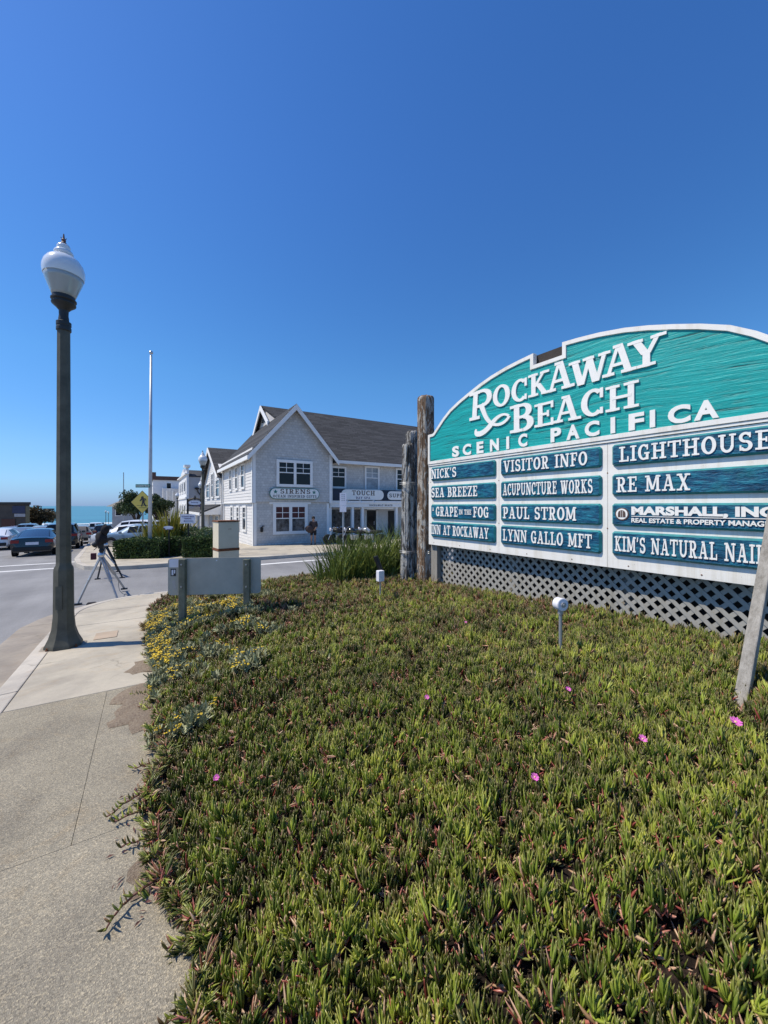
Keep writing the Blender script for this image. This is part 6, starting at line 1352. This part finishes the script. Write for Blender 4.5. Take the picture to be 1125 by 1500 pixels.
u, v = cpos(37, 20.6); car('sedan', 'navy', u+.3, v+1.8, R(2), 'dark slate sedan seen from behind, nearest car on the left of the street')
u, v = cpos(2, 27); car('sedan', 'white', u, v, R(0), 'white sedan at the left frame edge ahead of the dark sedan')
u, v = cpos(42, 31); car('sedan', 'grey', u-.5, v+1, R(3), 'grey car just in front of the dark slate sedan')
u, v = cpos(94, 27); car('suv', 'black', u, v, R(3), 'black suv half hidden by the near lamp post')
u, v = cpos(117, 33); car('wagon', 'tan', u, v, R(4), 'small tan open jeep like car right of the near lamp post')
u, v = cpos(64, 38); car('wagon', 'silver', u, v, R(3), 'silver wagon behind the dark sedan in the queue of cars')
u, v = cpos(60, 44); car('suv', 'grey', u-1, v, R(3), 'grey suv farther along the queue, left side of the street')
u, v = cpos(72, 48); car('suv', 'white', u, v+2, R(4), 'white suv in the far queue of cars')
u, v = cpos(80, 60); car('sedan', 'red', u, v, R(4), 'red sedan in the far queue before the sea')
u, v = cpos(86, 72); car('sedan', 'silver', u, v, R(4), 'silver sedan farthest in the left queue')
u, v = cpos(84, 40); car('sedan', 'blue', u-.5, v+1, R(3), 'pale blue sedan between the black suv and the red sedan')
u, v = cpos(28, 48); car('wagon', 'red', u, v, R(0), 'maroon wagon parked in front of the brown building')
u, v = cpos(14, 40); car('sedan', 'silver', u, v, R(0), 'silver sedan parked before the brown building entrance')
u, v = cpos(141, 55); car('suv', 'white', u, v, R(3), 'white suv parked on the right side of the far street')
u, v = cpos(152, 41); car('wagon', 'black', u, v, R(3), 'black wagon parked behind the white suv on the right kerb')
u, v = cpos(146, 75); car('suv', 'grey', u, v, R(3), 'dark grey suv parked far down the right kerb')
for k, (px, D, kind, col, lab) in enumerate(((192,26.5,'sedan','white','white sedan parked nose in behind the left hedge, nearest the street'), (196,31,'suv','white','white suv with dark windows behind the left hedge'), (208,25.8,'sedan','blue','pale blue sedan parked behind the yellow crossing sign post'), (200,37,'wagon','silver','silver wagon roof showing behind the white suv'))):
    u, v = cpos(px, D); o = car(kind, col, u, v, R(62), lab, 'cars parked behind the hedge'); o.location.z += .12
# motorcycles in front of the spa
def motorcycle(px, D, rz, col, label, seat):
    u, v, _ = AT(px, 790, D); rt = root('motorcycle', (u, v, gz(v)), label, 'motorcycle', 'motorcycles in front of the spa', rz=rz)
    for y in (-.72, .72):
        g = MB(); g.lathe((0,y,.32), [(.22,-.05), (.29,-.06), (.32,-.03), (.32,.03), (.29,.06), (.22,.05)], 20, axis='x'); w_ = g.build('wheel', M['rubber'], rt, world=False, smooth=True)
        g = MB(); g.lathe((0,y,.32), [(.03,-.05), (.23,-.02), (.23,.02), (.03,.05)], 14, axis='x'); g.build('rim', M['chrome'], w_, world=False)
    g = MB(); g.tube([(0,-.45,.72), (0,-.1,.76), (0,.12,.86), (0,.42,.84)], [.06,.09,.17,.08], 12); g.build('tank', col, rt, world=False, smooth=True)
    g = MB(); g.tube([(0,-.85,.78), (0,-.5,.74), (0,-.1,.76)], [.07,.12,.10], 10); g.build('seat', M['cloth_dark'], rt, world=False, smooth=True)
    g = MB(); g.box(-.16,.16,-.28,.25,.28,.62); bevel(g.build('engine', M['chrome'], rt, world=False), .04)
    g = MB(); g.tube([(-.09,.72,.32), (-.09,.45,.95)], .022, 6); g.tube([(.09,.72,.32), (.09,.45,.95)], .022, 6); g.tube([(-.38,.28,1.06), (-.2,.42,1.0), (.2,.42,1.0), (.38,.28,1.06)], .018, 6); g.build('handlebar', M['chrome'], rt, world=False)
    g = MB(); g.tube([(.2,.2,.3), (.22,-.3,.26), (.22,-1.0,.32)], .045, 8); g.build('exhaust', M['chrome'], rt, world=False, smooth=True)
    g = MB(); g.lathe((0,.56,.92), [(.04,-.06), (.10,0), (.10,.06)], 14, axis='y'); g.build('headlight', M['sign_white2'], rt, world=False); return rt
motorcycle(498, 23.2, R(75), M['black'], 'black motorcycle at the left, nearest the grey gable', 0)
motorcycle(519, 23.0, R(60), paints['navy'], 'dark blue motorcycle in the middle of the row before the spa window', 0)
motorcycle(540, 23.0, R(50), paints['silver'], 'silver tanked motorcycle at the right, nearest the spa door', 0)
motorcycle(508, 24.4, R(65), M['black'], 'black motorcycle behind, closest to the spa window', 0)

# ------------------------------------------------------------ person leaning by the shop
def skin_fig(name, verts, edges, radii, mat, parent, sub=2):
    me = bpy.data.meshes.new(name); me.from_pydata(verts, edges, []); o = link(bpy.data.objects.new(name, me)); o.parent = parent
    s_ = o.modifiers.new('skin', 'SKIN'); s_.use_smooth_shade = True; lay = me.skin_vertices if me.skin_vertices else None
    if not me.skin_vertices:
        bm = bmesh.new(); bm.from_mesh(me); bm.verts.layers.skin.verify(); bm.to_mesh(me); bm.free()
    for k, r_ in enumerate(radii): me.skin_vertices[0].data[k].radius = (r_, r_) if not isinstance(r_, tuple) else r_
    me.skin_vertices[0].data[0].use_root = True
    sb = o.modifiers.new('sub', 'SUBSURF'); sb.levels = sub; sb.render_levels = sub; me.materials.append(mat); return o
pu, pv, _ = AT(459, 797, 23.3); pz = gz(pv)
per = root('person', (pu, pv, pz), 'person in dark brown top and shorts standing by the gift shop wall with a bag', 'person', rz=R(-20))
sc_ = 1.0
V = [(0,0,.92), (0,0,1.08), (0,-.02,1.25), (0,-.03,1.40), (0,-.04,1.47), (0,-.07,1.55), (0,-.09,1.63),   # pelvis..head 0-6
     (.09,0,.88), (.10,-.02,.50), (.10,.02,.09), (.10,-.10,.03),                 # right leg 7-10
     (-.09,0,.88), (-.11,-.04,.50), (-.12,.03,.09), (-.12,-.09,.03),              # left leg 11-14
     (.17,-.02,1.38), (.22,-.04,1.12), (.14,-.22,1.02), (.10,-.27,1.02),          # right arm 15-18
     (-.17,-.02,1.38), (-.23,-.02,1.12), (-.20,-.14,.92), (-.20,-.18,.86)]
E_ = [(0,1),(1,2),(2,3),(3,4),(4,5),(5,6),(0,7),(7,8),(8,9),(9,10),(0,11),(11,12),(12,13),(13,14),(3,15),(15,16),(16,17),(17,18),(3,19),(19,20),(20,21),(21,22)]
rad = [.13,.125,.14,.11,.055,.08,.085, .095,.062,.042,.035, .095,.062,.042,.035, .065,.045,.034,.028, .065,.045,.034,.028]
skin_fig('body', V, E_, rad, M['skin'], per)
T_ = [(0,0,.93), (0,0,1.08), (0,-.02,1.25), (0,-.03,1.41), (.17,-.02,1.38), (.22,-.04,1.14), (.155,-.18,1.04), (-.17,-.02,1.38), (-.23,-.02,1.14), (-.21,-.10,.98)]
skin_fig('jacket', T_, [(0,1),(1,2),(2,3),(3,4),(4,5),(5,6),(3,7),(7,8),(8,9)], [.155,.15,.16,.125,.085,.065,.05,.085,.065,.05], M['cloth_brown'], per)
S_ = [(0,0,.95), (.095,0,.85), (.105,-.02,.55), (-.095,0,.85), (-.11,-.04,.55)]
skin_fig('shorts', S_, [(0,1),(1,2),(0,3),(3,4)], [.15,.115,.085,.115,.085], M['cloth_dark'], per)
for x, y in ((.10,-.05), (-.12,-.04)):
    g = MB(); g.tube([(x,y+.08,.045), (x,y,.05), (x,y-.10,.035)], [.04,.045,.035], 10); g.build('shoe', M['black'], per, world=False, smooth=True)
g = MB(); g.lathe((0,-.075,1.63), [(.02,.115), (.07,.10), (.098,.05), (.102,0), (.09,-.05), (.05,-.08)], 16); hr = g.build('hair', M['hair'], per, world=False, smooth=True); hr.location = (0, .022, 0)
g = MB(); g.lathe((0,-.185,1.61), [(.012,-.02), (.014,0), (.006,.03)], 8); g.build('nose', M['skin'], per, world=False)
bg = root('shoulder_bag', (pu-.22, pv-.02, pz+1.0), 'large dark shoulder bag carried by the standing person', 'bag')
lump('bag_body', (pu-.27, pv-.05, pz+.98), .24, .15, .23, M['cloth_brown'], bg, 7)
g = MB(); g.tube([(pu-.35,pv-.08,pz+1.12), (pu-.15,pv-.12,pz+1.42), (pu-.02,pv+.02,pz+1.44), (pu-.16,pv+.08,pz+1.15)], .018, 6); g.build('strap', M['cloth_dark'], bg)
